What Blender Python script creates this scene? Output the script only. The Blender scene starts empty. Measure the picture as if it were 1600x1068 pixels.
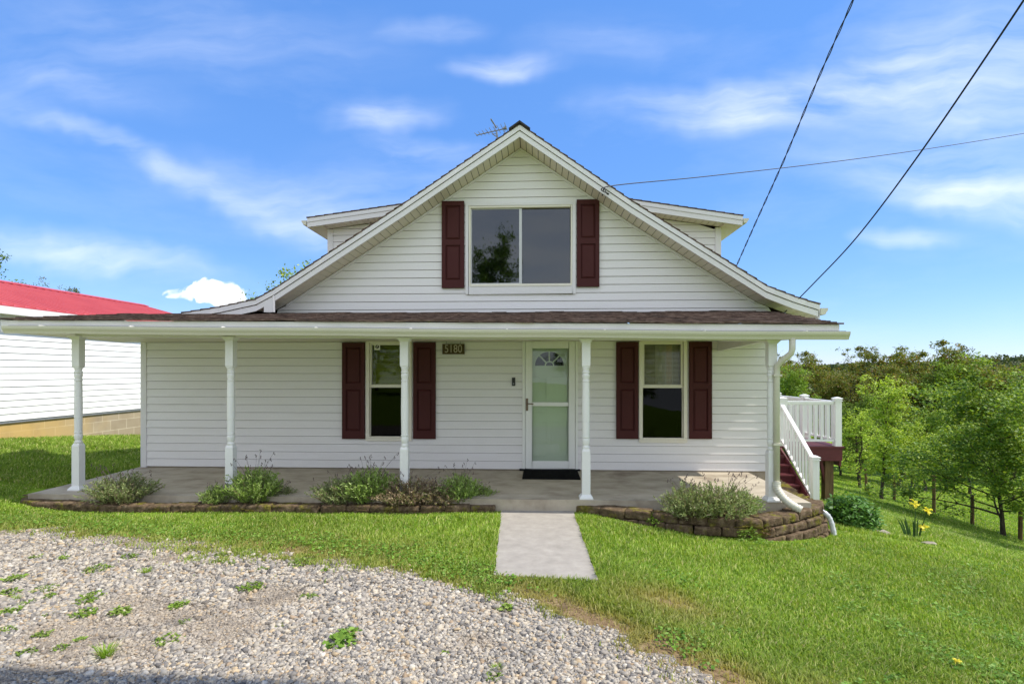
import bpy, bmesh, math, random
import numpy as np
from mathutils import Vector, Matrix, noise as mnoise

SC = bpy.context.scene
COL = SC.collection
random.seed(7)
RNG = np.random.default_rng(7)
R = math.radians

# ------------------------------------------------------------------ camera model (metres; house front wall is the plane y = 0)
F, CX, HY = 870.0, 800.0, 580.0
TH = R(2.76)
CAM = (0.0, -9.085, 1.61)
CT, ST = math.cos(TH), math.sin(TH)


def ray(px):
    t = (px - CX) / F
    return (t * CT - ST, t * ST + CT)


def X(px, y=0.0):
    d = ray(px)
    return CAM[0] + d[0] * (y - CAM[1]) / d[1]


def depth(x, y):
    return -(x - CAM[0]) * ST + (y - CAM[1]) * CT


def P(px, py, y):
    x = X(px, y)
    return Vector((x, y, CAM[2] - (py - HY) * depth(x, y) / F))


def Z(py, px, y=0.0):
    return P(px, py, y).z


def PZ(px, py, z):                       # point on the level z
    k = (CAM[2] - z) * F / (py - HY)
    d = ray(px)
    return Vector((CAM[0] + d[0] * k, CAM[1] + d[1] * k, z))


def PD(px, py, zd):                      # point at a depth
    d = ray(px)
    return Vector((CAM[0] + d[0] * zd, CAM[1] + d[1] * zd, CAM[2] - (py - HY) * zd / F))


# ------------------------------------------------------------------ terrain
def sstep(a, b, v):
    t = np.clip((v - a) / (b - a), 0, 1)
    return t * t * (3 - 2 * t)


_PX = [-400, .75, 1.25, 1.75, 2.5, 3.65, 5.0, 6.1, 8, 12, 18.4, 30, 60, 110, 300]
_PZ = [0, 0, -.055, -.12, -.14, -.28, -.46, -.56, -1.12, -2.45, -3.95, -5.5, -7.2, -11, -14]


def H(x, y):
    x = np.asarray(x, float)
    y = np.asarray(y, float)
    p = np.interp(x, _PX, _PZ)
    w = sstep(2.5, 5.5, x)
    q = -(.08 * np.clip(y + 2, 0, 6) + .03 * np.clip(y - 4, 0, 60)) * w
    a = sstep(-5.8, -10.2, x) * sstep(-6.5, -0.5, y) * .55
    b = -.09 * np.clip(y, 0, 9) * sstep(-5, -6.5, x)
    c = -.05 * np.clip(y - 10, 0, 60) * (1 - w)
    n = (.006 * np.sin(x * 2.1 + .7) * np.sin(y * 1.7 + 1.1) + .004 * np.sin(x * 4.7) * np.sin(y * 5.3)) * sstep(1.2, 2.0, np.abs(x - .55))
    return -.155 + p + q + a + b + c + n


def Hf(x, y):
    return float(H(x, y))


# ------------------------------------------------------------------ materials
MATS = {}


def nodes_of(name):
    m = bpy.data.materials.new(name)
    m.use_nodes = True
    nt = m.node_tree
    nt.nodes.clear()
    out = nt.nodes.new('ShaderNodeOutputMaterial')
    MATS[name] = m
    return m, nt, out


def N(nt, typ, **kw):
    n = nt.nodes.new(typ)
    for k, v in kw.items():
        if hasattr(n, k):
            setattr(n, k, v)
    return n


def pos(nt, scale=(1, 1, 1), kind='Object'):
    tc = N(nt, 'ShaderNodeTexCoord')
    mp = N(nt, 'ShaderNodeMapping')
    mp.inputs['Scale'].default_value = scale
    nt.links.new(tc.outputs[kind], mp.inputs['Vector'])
    return mp.outputs['Vector']


def noise(nt, vec, scale, detail=4, rough=.55):
    n = N(nt, 'ShaderNodeTexNoise')
    n.inputs['Scale'].default_value = scale
    n.inputs['Detail'].default_value = detail
    n.inputs['Roughness'].default_value = rough
    nt.links.new(vec, n.inputs['Vector'])
    return n.outputs['Fac']


def ramp(nt, fac, stops):
    r = N(nt, 'ShaderNodeValToRGB')
    el = r.color_ramp.elements
    while len(el) < len(stops):
        el.new(.5)
    for e, (p, c) in zip(el, stops):
        e.position = p
        e.color = (*c, 1) if len(c) == 3 else c
    nt.links.new(fac, r.inputs['Fac'])
    return r.outputs['Color']


def mixc(nt, fac, a, b, mode='MIX'):
    m = N(nt, 'ShaderNodeMix', data_type='RGBA', blend_type=mode)
    for s, v in ((m.inputs[0], fac), (m.inputs[6], a), (m.inputs[7], b)):
        if isinstance(v, (int, float)):
            s.default_value = v
        elif isinstance(v, tuple):
            s.default_value = (*v, 1)
        else:
            nt.links.new(v, s)
    return m.outputs[2]


def bump(nt, h, strength=.3, dist=.01):
    b = N(nt, 'ShaderNodeBump')
    b.inputs['Strength'].default_value = strength
    b.inputs['Distance'].default_value = dist
    nt.links.new(h, b.inputs['Height'])
    return b.outputs['Normal']


def princ(nt, out, color, rough=.5, normal=None, spec=.5, metal=0.0, transl=None):
    b = N(nt, 'ShaderNodeBsdfPrincipled')
    if isinstance(color, tuple):
        b.inputs['Base Color'].default_value = (*color, 1)
    else:
        nt.links.new(color, b.inputs['Base Color'])
    if isinstance(rough, (int, float)):
        b.inputs['Roughness'].default_value = rough
    else:
        nt.links.new(rough, b.inputs['Roughness'])
    b.inputs['Specular IOR Level'].default_value = spec
    b.inputs['Metallic'].default_value = metal
    if normal is not None:
        nt.links.new(normal, b.inputs['Normal'])
    sh = b.outputs['BSDF']
    if transl:
        t = N(nt, 'ShaderNodeBsdfTranslucent')
        tc, amt = transl
        if isinstance(tc, tuple):
            t.inputs['Color'].default_value = (*tc, 1)
        else:
            nt.links.new(tc, t.inputs['Color'])
        mx = N(nt, 'ShaderNodeMixShader')
        mx.inputs[0].default_value = amt
        nt.links.new(sh, mx.inputs[1])
        nt.links.new(t.outputs[0], mx.inputs[2])
        sh = mx.outputs[0]
    nt.links.new(sh, out.inputs['Surface'])
    return b


def mat_paint(name, c, rough=.45, dirt=.12, dirtcol=(.45, .42, .34), scale=3.0, bumpy=.05, streak=(1, 1, 1), spec=.4):
    m, nt, out = nodes_of(name)
    v = pos(nt, streak)
    f = noise(nt, v, scale, 6, .6)
    f2 = ramp(nt, f, [(.42, (0, 0, 0)), (.8, (1, 1, 1))])
    mm = N(nt, 'ShaderNodeMath', operation='MULTIPLY')
    nt.links.new(f2, mm.inputs[0])
    mm.inputs[1].default_value = dirt
    colr = mixc(nt, mm.outputs[0], c, dirtcol)
    fine = noise(nt, pos(nt), 60, 3)
    colr = mixc(nt, .06, colr, ramp(nt, fine, [(.3, (0, 0, 0)), (.7, (1, 1, 1))]), 'OVERLAY')
    nb = noise(nt, v, 8, 3)
    princ(nt, out, colr, rough, bump(nt, nb, bumpy, .02), spec)
    return m


def mat_noise(name, stops, scale=6, detail=6, rough=.85, bumps=.4, bdist=.01, bscale=40, kind='Object', streak=(1, 1, 1), spec=.3, second=None):
    m, nt, out = nodes_of(name)
    v = pos(nt, streak, kind)
    f = noise(nt, v, scale, detail, .62)
    colr = ramp(nt, f, stops)
    if second:
        sc2, lo, hi, c2, amt = second
        g = noise(nt, pos(nt, (1, 1, 1), kind), sc2, 5, .6)
        gm = ramp(nt, g, [(lo, (0, 0, 0)), (hi, (1, 1, 1))])
        mm = N(nt, 'ShaderNodeMath', operation='MULTIPLY')
        nt.links.new(gm, mm.inputs[0])
        mm.inputs[1].default_value = amt
        colr = mixc(nt, mm.outputs[0], colr, c2)
    h = noise(nt, v, bscale, 5, .7)
    princ(nt, out, colr, rough, bump(nt, h, bumps, bdist), spec)
    return m


def mat_leaf(name, base_attr=True, c=(.08, .15, .03), amt=.4, rough=.55, vary=.35, spec=.25, tint=(1.25, 1.2, .6)):
    """leaf colour comes from a per-leaf attribute (leaf kind) or one colour, varied a little per object"""
    m, nt, out = nodes_of(name)
    if base_attr:
        a = N(nt, 'ShaderNodeAttribute')
        a.attribute_name = 'Col'
        colr = a.outputs['Color']
    else:
        rgb = N(nt, 'ShaderNodeRGB')
        rgb.outputs[0].default_value = (*c, 1)
        colr = rgb.outputs[0]
    oi = N(nt, 'ShaderNodeObjectInfo')
    mr = N(nt, 'ShaderNodeMapRange')
    mr.inputs[3].default_value = 1 - vary
    mr.inputs[4].default_value = 1 + vary * .6
    nt.links.new(oi.outputs['Random'], mr.inputs[0])
    hs = N(nt, 'ShaderNodeHueSaturation')
    nt.links.new(colr, hs.inputs['Color'])
    nt.links.new(mr.outputs[0], hs.inputs['Value'])
    colr = hs.outputs[0]
    tcol = mixc(nt, 1.0, colr, tint, 'MULTIPLY')
    princ(nt, out, colr, rough, None, spec, 0, (tcol, amt))
    return m


def mat_glass(name, tint=(.5, .55, .55), refl=1.0, dark=0.0):
    m, nt, out = nodes_of(name)
    tr = N(nt, 'ShaderNodeBsdfTransparent')
    tr.inputs[0].default_value = (*tint, 1)
    gl = N(nt, 'ShaderNodeBsdfGlossy')
    gl.inputs['Roughness'].default_value = .015
    gl.inputs['Color'].default_value = (.9, .93, .95, 1)
    fr = N(nt, 'ShaderNodeFresnel')
    fr.inputs['IOR'].default_value = 1.6
    mm = N(nt, 'ShaderNodeMath', operation='MULTIPLY')
    mm.inputs[1].default_value = refl
    nt.links.new(fr.outputs[0], mm.inputs[0])
    nb = noise(nt, pos(nt), 1.3, 2)
    nn = bump(nt, nb, .04, .03)
    nt.links.new(nn, gl.inputs['Normal'])
    mx = N(nt, 'ShaderNodeMixShader')
    nt.links.new(mm.outputs[0], mx.inputs[0])
    nt.links.new(tr.outputs[0], mx.inputs[1])
    nt.links.new(gl.outputs[0], mx.inputs[2])
    nt.links.new(mx.outputs[0], out.inputs['Surface'])
    return m


M_SIDING = mat_paint('white_vinyl_siding', (.76, .737, .735), .42, .16, (.58, .55, .47), 2.2, .06, (.5, 1, 2.5))
M_TRIM = mat_paint('white_trim', (.72, .70, .705), .38, .10, (.55, .52, .45), 5, .04)
M_WTRIM = mat_paint('almond_window_trim', (.74, .70, .60), .4, .12, (.5, .45, .36), 6, .03)
M_DOOR = mat_paint('door_white', (.80, .80, .77), .35, .08, (.5, .5, .45), 5, .03)
M_SOFFIT = mat_paint('soffit_vinyl', (.70, .65, .53), .5, .1, (.5, .46, .38), 4, .04)
M_GUTTER = mat_paint('gutter_enamel', (.60, .58, .47), .35, .22, (.5, .46, .36), 5, .05, (.3, 1, 2))
M_POST = mat_paint('post_paint', (.78, .775, .75), .4, .1, (.55, .53, .48), 6, .03)
M_SHUT = mat_paint('burgundy_shutter', (.060, .0125, .0120), .6, .25, (.07, .022, .02), 5, .05, spec=.22)
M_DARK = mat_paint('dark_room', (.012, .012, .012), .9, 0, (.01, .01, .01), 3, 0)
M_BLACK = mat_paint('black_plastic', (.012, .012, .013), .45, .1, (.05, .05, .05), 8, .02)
M_METAL = mat_paint('grey_metal', (.22, .23, .25), .4, .3, (.10, .09, .08), 12, .03, spec=.6)
M_BRONZE = mat_paint('bronze_handle', (.16, .10, .06), .35, .2, (.07, .05, .03), 20, .02, spec=.6)
M_WIRE = mat_paint('black_cable', (.015, .016, .018), .6, .2, (.05, .05, .05), 10, .02)
M_DECKRED = mat_paint('red_deck_stain', (.115, .022, .026), .6, .4, (.05, .014, .014), 6, .1, (1, 1, 4))
M_POSTWOOD = mat_noise('treated_wood', [(.3, (.07, .042, .02)), (.6, (.16, .10, .045)), (.8, (.22, .15, .08))], 5, 6, .8, .3, .01, 30, 'Object', (6, 6, .7))
M_SHINGLE = mat_noise('brown_asphalt_shingle', [(.32, (.03, .02, .016)), (.48, (.12, .078, .06)), (.6, (.19, .135, .105)), (.72, (.30, .23, .18))], 9, 9, .95, .8, .015, 120, 'Object', (1, 7, 5), .2, (2.2, .5, .75, (.05, .05, .05), .5))
M_EDGE = mat_noise('shingle_edge', [(.3, (.015, .015, .018)), (.7, (.05, .047, .048))], 20, 4, .9, .4, .01, 80)
M_CONC = mat_noise('porch_concrete', [(.25, (.25, .205, .15)), (.5, (.41, .355, .27)), (.75, (.52, .455, .355))], 2.4, 8, .8, .25, .006, 60, 'Object', (1, 1.5, 1), .3, (1.1, .55, .72, (.17, .125, .085), .75))
M_WALK = mat_noise('walk_concrete', [(.3, (.27, .245, .215)), (.6, (.345, .315, .275)), (.8, (.41, .38, .335))], 7, 8, .85, .3, .004, 140, 'Object', (1, 1, 1), .25, (1.6, .5, .8, (.30, .275, .245), .3))
M_ROCK = mat_noise('field_stone', [(.3, (.20, .17, .13)), (.6, (.36, .32, .26)), (.8, (.48, .44, .37))], 6, 6, .9, .5, .01, 50)
M_SOIL = mat_noise('bed_soil', [(.3, (.035, .024, .013)), (.55, (.085, .06, .03)), (.75, (.15, .12, .035))], 9, 7, .95, .8, .02, 60, 'Object', (1, 1, 1), .1, (4, .5, .65, (.24, .21, .02), .9))
M_BLIND = mat_paint('cream_blind', (.78, .75, .58), .6, .1, (.5, .46, .3), 4, .02)
M_GREENBLIND = mat_paint('green_blind', (.52, .60, .09), .6, .2, (.38, .46, .07), 3, .02)
M_ORANGE = mat_paint('orange_curtain', (.42, .23, .09), .8, .3, (.32, .2, .1), 6, .05)
M_GREYCURT = mat_paint('grey_curtain', (.30, .31, .27), .8, .3, (.2, .2, .2), 4, .05)
M_SIGN = mat_noise('sign_board', [(.3, (.05, .033, .012)), (.7, (.10, .07, .028))], 12, 5, .7, .2, .004, 60)
M_LETTER = mat_paint('sign_digit', (.45, .40, .30), .5, .1, (.3, .26, .2), 9, .02)
M_PAPER = mat_paint('white_paper', (.75, .74, .68), .7, .05, (.6, .6, .5), 9, .01)
M_NWALL = mat_paint('garage_siding', (.86, .86, .84), .5, .1, (.68, .66, .6), 2, .04, (1, .5, 2.5))
M_ALU = mat_paint('aluminium', (.55, .56, .57), .35, .2, (.3, .3, .3), 15, .03, spec=.7)
M_GLASS = mat_glass('window_glass', (.92, .93, .90), .30)
M_GLASSD = mat_glass('screened_glass', (.20, .21, .22), .8)
M_GABLE = mat_glass('gable_glass', (.42, .43, .44), 1.5)
M_SCREEN = mat_glass('insect_screen_glass', (.10, .10, .10), .22)
M_DOORGLASS = mat_glass('storm_glass', (.88, .92, .87), .60)
M_STONEWOOD = M_ROCK


def make_special_materials():
    # red corrugated metal roof
    m, nt, out = nodes_of('red_metal_roof')
    v = pos(nt)
    f = noise(nt, v, 1.5, 5)
    c = ramp(nt, f, [(.3, (.46, .055, .065)), (.7, (.55, .085, .09))])
    princ(nt, out, c, .38, bump(nt, noise(nt, v, 6, 2), .05, .02), .5)
    # painted block foundation with a yellow ochre wash near one end
    m, nt, out = nodes_of('painted_block')
    tc = N(nt, 'ShaderNodeTexCoord')
    sep = N(nt, 'ShaderNodeSeparateXYZ')
    nt.links.new(tc.outputs['Object'], sep.inputs[0])
    cmb = N(nt, 'ShaderNodeCombineXYZ')
    nt.links.new(sep.outputs['Y'], cmb.inputs['X'])
    nt.links.new(sep.outputs['Z'], cmb.inputs['Y'])
    br = N(nt, 'ShaderNodeTexBrick')
    br.inputs['Scale'].default_value = 1.0
    br.inputs['Brick Width'].default_value = .5
    br.inputs['Row Height'].default_value = .23
    br.inputs['Mortar Size'].default_value = .008
    br.inputs['Color1'].default_value = (.33, .27, .19, 1)
    br.inputs['Color2'].default_value = (.40, .33, .23, 1)
    br.inputs['Mortar'].default_value = (.52, .45, .34, 1)
    nt.links.new(cmb.outputs[0], br.inputs['Vector'])
    f = noise(nt, pos(nt), 1.0, 6)
    ad = N(nt, 'ShaderNodeMath', operation='MULTIPLY_ADD')
    ad.inputs[1].default_value = -.55
    ad.inputs[2].default_value = -.45
    nt.links.new(sep.outputs['Y'], ad.inputs[0])
    ad2 = N(nt, 'ShaderNodeMath', operation='MULTIPLY_ADD', use_clamp=True)
    ad2.inputs[1].default_value = 1.6
    nt.links.new(f, ad2.inputs[0])
    sb = N(nt, 'ShaderNodeMath', operation='SUBTRACT')
    nt.links.new(ad.outputs[0], sb.inputs[0])
    sb.inputs[1].default_value = .8
    nt.links.new(sb.outputs[0], ad2.inputs[2])
    am = N(nt, 'ShaderNodeMath', operation='MULTIPLY')
    nt.links.new(ad2.outputs[0], am.inputs[0])
    am.inputs[1].default_value = .8
    c = mixc(nt, am.outputs[0], br.outputs['Color'], (.56, .37, .12))
    g = ramp(nt, noise(nt, pos(nt), 2.2, 6), [(.5, (0, 0, 0)), (.75, (1, 1, 1))])
    gm = N(nt, 'ShaderNodeMath', operation='MULTIPLY')
    nt.links.new(g, gm.inputs[0])
    gm.inputs[1].default_value = .4
    c = mixc(nt, gm.outputs[0], c, (.22, .16, .09))
    princ(nt, out, c, .9, bump(nt, br.outputs['Fac'], -.4, .01), .2)
    # mossy concrete block
    m, nt, out = nodes_of('mossy_block')
    v = pos(nt, (1, 1, 1))
    oi = N(nt, 'ShaderNodeObjectInfo')
    va = N(nt, 'ShaderNodeVectorMath', operation='ADD')
    sc = N(nt, 'ShaderNodeVectorMath', operation='SCALE')
    sc.inputs['Scale'].default_value = 1.0
    nt.links.new(oi.outputs['Location'], sc.inputs[0])
    nt.links.new(v, va.inputs[0])
    nt.links.new(sc.outputs[0], va.inputs[1])
    v = va.outputs[0]
    f = noise(nt, v, 14, 7, .65)
    c = ramp(nt, f, [(.25, (.04, .028, .018)), (.5, (.13, .09, .055)), (.75, (.26, .195, .13))])
    mo = ramp(nt, noise(nt, v, 5.5, 6, .65), [(.52, (0, 0, 0)), (.64, (1, 1, 1))])
    geo = N(nt, 'ShaderNodeNewGeometry')
    mf = N(nt, 'ShaderNodeMath', operation='MULTIPLY')
    nt.links.new(mo, mf.inputs[0])
    mf.inputs[1].default_value = .85
    mcol = ramp(nt, noise(nt, v, 30, 4), [(.3, (.05, .05, .008)), (.55, (.17, .16, .014)), (.75, (.36, .33, .03))])
    c = mixc(nt, mf.outputs[0], c, mcol)
    princ(nt, out, c, .95, bump(nt, noise(nt, v, 45, 6, .7), .9, .02), .1)
    # lawn soil / thatch
    m, nt, out = nodes_of('lawn_ground')
    v = pos(nt)
    f = noise(nt, v, 9, 8, .7)
    c = ramp(nt, f, [(.25, (.12, .21, .014)), (.5, (.19, .31, .022)), (.75, (.27, .38, .04))])
    g = ramp(nt, noise(nt, v, .8, 5), [(.35, (0, 0, 0)), (.7, (1, 1, 1))])
    gm = N(nt, 'ShaderNodeMath', operation='MULTIPLY')
    nt.links.new(g, gm.inputs[0])
    gm.inputs[1].default_value = .5
    c = mixc(nt, gm.outputs[0], c, (.27, .38, .035))
    a = N(nt, 'ShaderNodeAttribute')
    a.attribute_name = 'dirt'
    dm = N(nt, 'ShaderNodeMath', operation='MULTIPLY_ADD', use_clamp=True)
    nt.links.new(a.outputs['Fac'], dm.inputs[0])
    dm.inputs[1].default_value = 1.3
    d2 = N(nt, 'ShaderNodeMath', operation='MULTIPLY_ADD')
    nt.links.new(noise(nt, v, 6, 6, .7), d2.inputs[0])
    d2.inputs[1].default_value = .9
    d2.inputs[2].default_value = -.55
    nt.links.new(d2.outputs[0], dm.inputs[2])
    dc = ramp(nt, noise(nt, v, 25, 6, .7), [(.3, (.14, .085, .045)), (.55, (.30, .21, .11)), (.75, (.48, .37, .21))])
    c = mixc(nt, dm.outputs[0], c, dc)
    princ(nt, out, c, .95, bump(nt, noise(nt, v, 40, 6, .75), .9, .03), .1)
    # gravel bed
    m, nt, out = nodes_of('gravel_bed')
    v = pos(nt)
    vo = N(nt, 'ShaderNodeTexVoronoi')
    vo.inputs['Scale'].default_value = 45
    nt.links.new(v, vo.inputs['Vector'])
    c1 = ramp(nt, vo.outputs['Color'], [(.1, (.11, .10, .085)), (.5, (.22, .19, .155)), (.9, (.34, .305, .25))])
    c2 = ramp(nt, noise(nt, v, 3, 6, .7), [(.4, (0, 0, 0)), (.7, (1, 1, 1))])
    mm = N(nt, 'ShaderNodeMath', operation='MULTIPLY')
    nt.links.new(c2, mm.inputs[0])
    mm.inputs[1].default_value = .6
    c = mixc(nt, mm.outputs[0], c1, (.20, .14, .085))
    princ(nt, out, c, .95, bump(nt, vo.outputs['Distance'], -.9, .02), .1)
    # attribute coloured stone
    m, nt, out = nodes_of('gravel_stone')
    a = N(nt, 'ShaderNodeAttribute')
    a.attribute_name = 'Col'
    c = mixc(nt, .3, a.outputs['Color'], ramp(nt, noise(nt, pos(nt), 90, 3), [(.3, (.2, .2, .2)), (.7, (.8, .8, .8))]), 'OVERLAY')
    princ(nt, out, c, .9, None, .2)
    # grass
    m, nt, out = nodes_of('grass_blade')
    a = N(nt, 'ShaderNodeAttribute')
    a.attribute_name = 'Col'
    tc = mixc(nt, 1.0, a.outputs['Color'], (1.15, 1.15, .6), 'MULTIPLY')
    princ(nt, out, a.outputs['Color'], .6, None, .25, 0, (tc, .45))
    # bark
    mat_noise('tree_bark', [(.3, (.028, .021, .015)), (.6, (.075, .058, .042)), (.8, (.13, .105, .08))], 5, 6, .95, .6, .02, 20, 'Object', (4, 4, .8))
    # distant forest floor / hills
    mat_noise('hill_forest', [(.3, (.03, .05, .015)), (.55, (.06, .085, .022)), (.75, (.10, .11, .03))], .12, 8, .95, .5, .5, .5)


make_special_materials()
M_RED = MATS['red_metal_roof']
M_BLOCK = MATS['mossy_block']
M_FOUND = MATS['painted_block']
M_BARK = MATS['tree_bark']
M_LEAF = mat_leaf('tree_leaf', True, amt=.36, vary=.32)
M_HERB = mat_leaf('herb_leaf', True, amt=.3, vary=.12, spec=.15, tint=(1.1, 1.1, .7))
M_GLOSSLEAF = mat_leaf('glossy_leaf', True, amt=.25, rough=.42, vary=.1, spec=.25)
M_PETAL = mat_leaf('yellow_petal', False, c=(.85, .74, .09), amt=.35, vary=.05)
M_STEM = mat_leaf('dry_stem', True, amt=.1, vary=.1)


# ------------------------------------------------------------------ object helpers
def props(o, label=None, cat=None, group=None, kind=None):
    if label:
        o['label'] = label
    if cat:
        o['category'] = cat
    if group:
        o['group'] = group
    if kind:
        o['kind'] = kind
    return o


def thing(name, label, cat, loc=(0, 0, 0), group=None):
    o = bpy.data.objects.new(name, None)
    COL.objects.link(o)
    o.location = loc
    o.empty_display_size = .2
    return props(o, label, cat, group)


def origin_of(o):
    v = Vector((0, 0, 0))
    while o is not None:
        v += Vector(o.location)
        o = o.parent
    return v


def link_mesh(name, me, mats, parent=None, smooth=False):
    if not isinstance(mats, (list, tuple)):
        mats = [mats]
    for m in mats:
        me.materials.append(m)
    o = bpy.data.objects.new(name, me)
    COL.objects.link(o)
    if parent is not None:
        o.parent = parent
        me.transform(Matrix.Translation(-origin_of(parent)))
    if smooth:
        me.polygons.foreach_set('use_smooth', [True] * len(me.polygons))
    return o


class MB:
    def __init__(s):
        s.v = []
        s.f = []
        s.mi = []

    def face(s, pts, mi=0):
        i = len(s.v)
        s.v += [tuple(p) for p in pts]
        s.f.append(tuple(range(i, i + len(pts))))
        s.mi.append(mi)

    def box(s, a, b, mi=0):
        x0, y0, z0 = (min(a[i], b[i]) for i in range(3))
        x1, y1, z1 = (max(a[i], b[i]) for i in range(3))
        i = len(s.v)
        s.v += [(x0, y0, z0), (x1, y0, z0), (x1, y1, z0), (x0, y1, z0), (x0, y0, z1), (x1, y0, z1), (x1, y1, z1), (x0, y1, z1)]
        for f in ((0, 3, 2, 1), (4, 5, 6, 7), (0, 1, 5, 4), (1, 2, 6, 5), (2, 3, 7, 6), (3, 0, 4, 7)):
            s.f.append(tuple(i + k for k in f))
            s.mi.append(mi)

    def hexa(s, p, mi=0):                 # 8 points: bottom ring then top ring
        i = len(s.v)
        s.v += [tuple(q) for q in p]
        for f in ((0, 3, 2, 1), (4, 5, 6, 7), (0, 1, 5, 4), (1, 2, 6, 5), (2, 3, 7, 6), (3, 0, 4, 7)):
            s.f.append(tuple(i + k for k in f))
            s.mi.append(mi)

    def prism(s, poly, axis, a, b, mi=0):   # poly: 2-D points; axis 'x' 'y' or 'z'
        def mk(p, t):
            return {'x': (t, p[0], p[1]), 'y': (p[0], t, p[1]), 'z': (p[0], p[1], t)}[axis]
        i = len(s.v)
        n = len(poly)
        s.v += [mk(p, a) for p in poly] + [mk(p, b) for p in poly]
        s.f.append(tuple(range(i, i + n)))
        s.f.append(tuple(range(i + 2 * n - 1, i + n - 1, -1)))
        s.mi += [mi, mi]
        for k in range(n):
            l = (k + 1) % n
            s.f.append((i + k, i + n + k, i + n + l, i + l))
            s.mi.append(mi)

    def tube(s, pts, rad, n=8, cap=True, mi=0):
        pts = [Vector(p) for p in pts]
        rads = rad if isinstance(rad, (list, tuple)) else [rad] * len(pts)
        rings = []
        prev = None
        for k, p in enumerate(pts):
            d = (pts[min(k + 1, len(pts) - 1)] - pts[max(k - 1, 0)]).normalized()
            if prev is None:
                u = d.orthogonal().normalized()
            else:
                u = (prev - d * prev.dot(d))
                u = u.normalized() if u.length > 1e-6 else d.orthogonal().normalized()
            prev = u
            w = d.cross(u)
            i = len(s.v)
            for j in range(n):
                a = 2 * math.pi * j / n
                s.v.append(tuple(p + (u * math.cos(a) + w * math.sin(a)) * rads[k]))
            rings.append(i)
        for a, b in zip(rings, rings[1:]):
            for j in range(n):
                l = (j + 1) % n
                s.f.append((a + j, a + l, b + l, b + j))
                s.mi.append(mi)
        if cap:
            s.f.append(tuple(rings[0] + j for j in reversed(range(n))))
            s.f.append(tuple(rings[-1] + j for j in range(n)))
            s.mi += [mi, mi]

    def lathe(s, c, prof, n=20, mi=0):       # prof: (r, z)
        rings = []
        for r, z in prof:
            i = len(s.v)
            for j in range(n):
                a = 2 * math.pi * j / n
                s.v.append((c[0] + r * math.cos(a), c[1] + r * math.sin(a), z))
            rings.append(i)
        for a, b in zip(rings, rings[1:]):
            for j in range(n):
                l = (j + 1) % n
                s.f.append((a + j, a + l, b + l, b + j))
                s.mi.append(mi)
        s.f.append(tuple(rings[0] + j for j in reversed(range(n))))
        s.f.append(tuple(rings[-1] + j for j in range(n)))
        s.mi += [mi, mi]

    def mesh(s, name):
        me = bpy.data.meshes.new(name)
        me.from_pydata(s.v, [], s.f)
        me.polygons.foreach_set('material_index', s.mi)
        me.update()
        return me

    def build(s, name, mats, parent=None, smooth=False, bevel=0.0):
        me = s.mesh(name)
        if bevel:
            bm = bmesh.new()
            bm.from_mesh(me)
            bmesh.ops.remove_doubles(bm, verts=bm.verts, dist=1e-5)
            es = [e for e in bm.edges if len(e.link_faces) == 2 and e.calc_face_angle(0) > R(40)]
            bmesh.ops.bevel(bm, geom=es, offset=bevel, segments=2, affect='EDGES', profile=.6, clamp_overlap=True)
            bm.to_mesh(me)
            bm.free()
        return link_mesh(name, me, mats, parent, smooth)


def fast_mesh(name, verts, polys, cols=None):
    """verts (n,3); polys: list of (m,k) index arrays; cols (n,3) point colours"""
    me = bpy.data.meshes.new(name)
    me.vertices.add(len(verts))
    me.vertices.foreach_set('co', np.ascontiguousarray(verts, dtype=np.float32).ravel())
    loops = np.concatenate([p.ravel() for p in polys]).astype(np.int32)
    sizes = np.concatenate([np.full(len(p), p.shape[1], np.int32) for p in polys])
    starts = np.concatenate([[0], np.cumsum(sizes)[:-1]]).astype(np.int32)
    me.loops.add(len(loops))
    me.loops.foreach_set('vertex_index', loops)
    me.polygons.add(len(sizes))
    me.polygons.foreach_set('loop_start', starts)
    me.polygons.foreach_set('loop_total', sizes)
    me.update(calc_edges=True)
    if cols is not None:
        at = me.attributes.new('Col', 'FLOAT_COLOR', 'POINT')
        c4 = np.ones((len(verts), 4), np.float32)
        c4[:, :3] = cols
        at.data.foreach_set('color', c4.ravel())
    return me


def copy_tree(o, parent=None):
    c = o.copy()
    COL.objects.link(c)
    c.parent = parent
    for ch in list(o.children):
        copy_tree(ch, c)
    return c


# ------------------------------------------------------------------ siding
GAP = .0065


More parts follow.
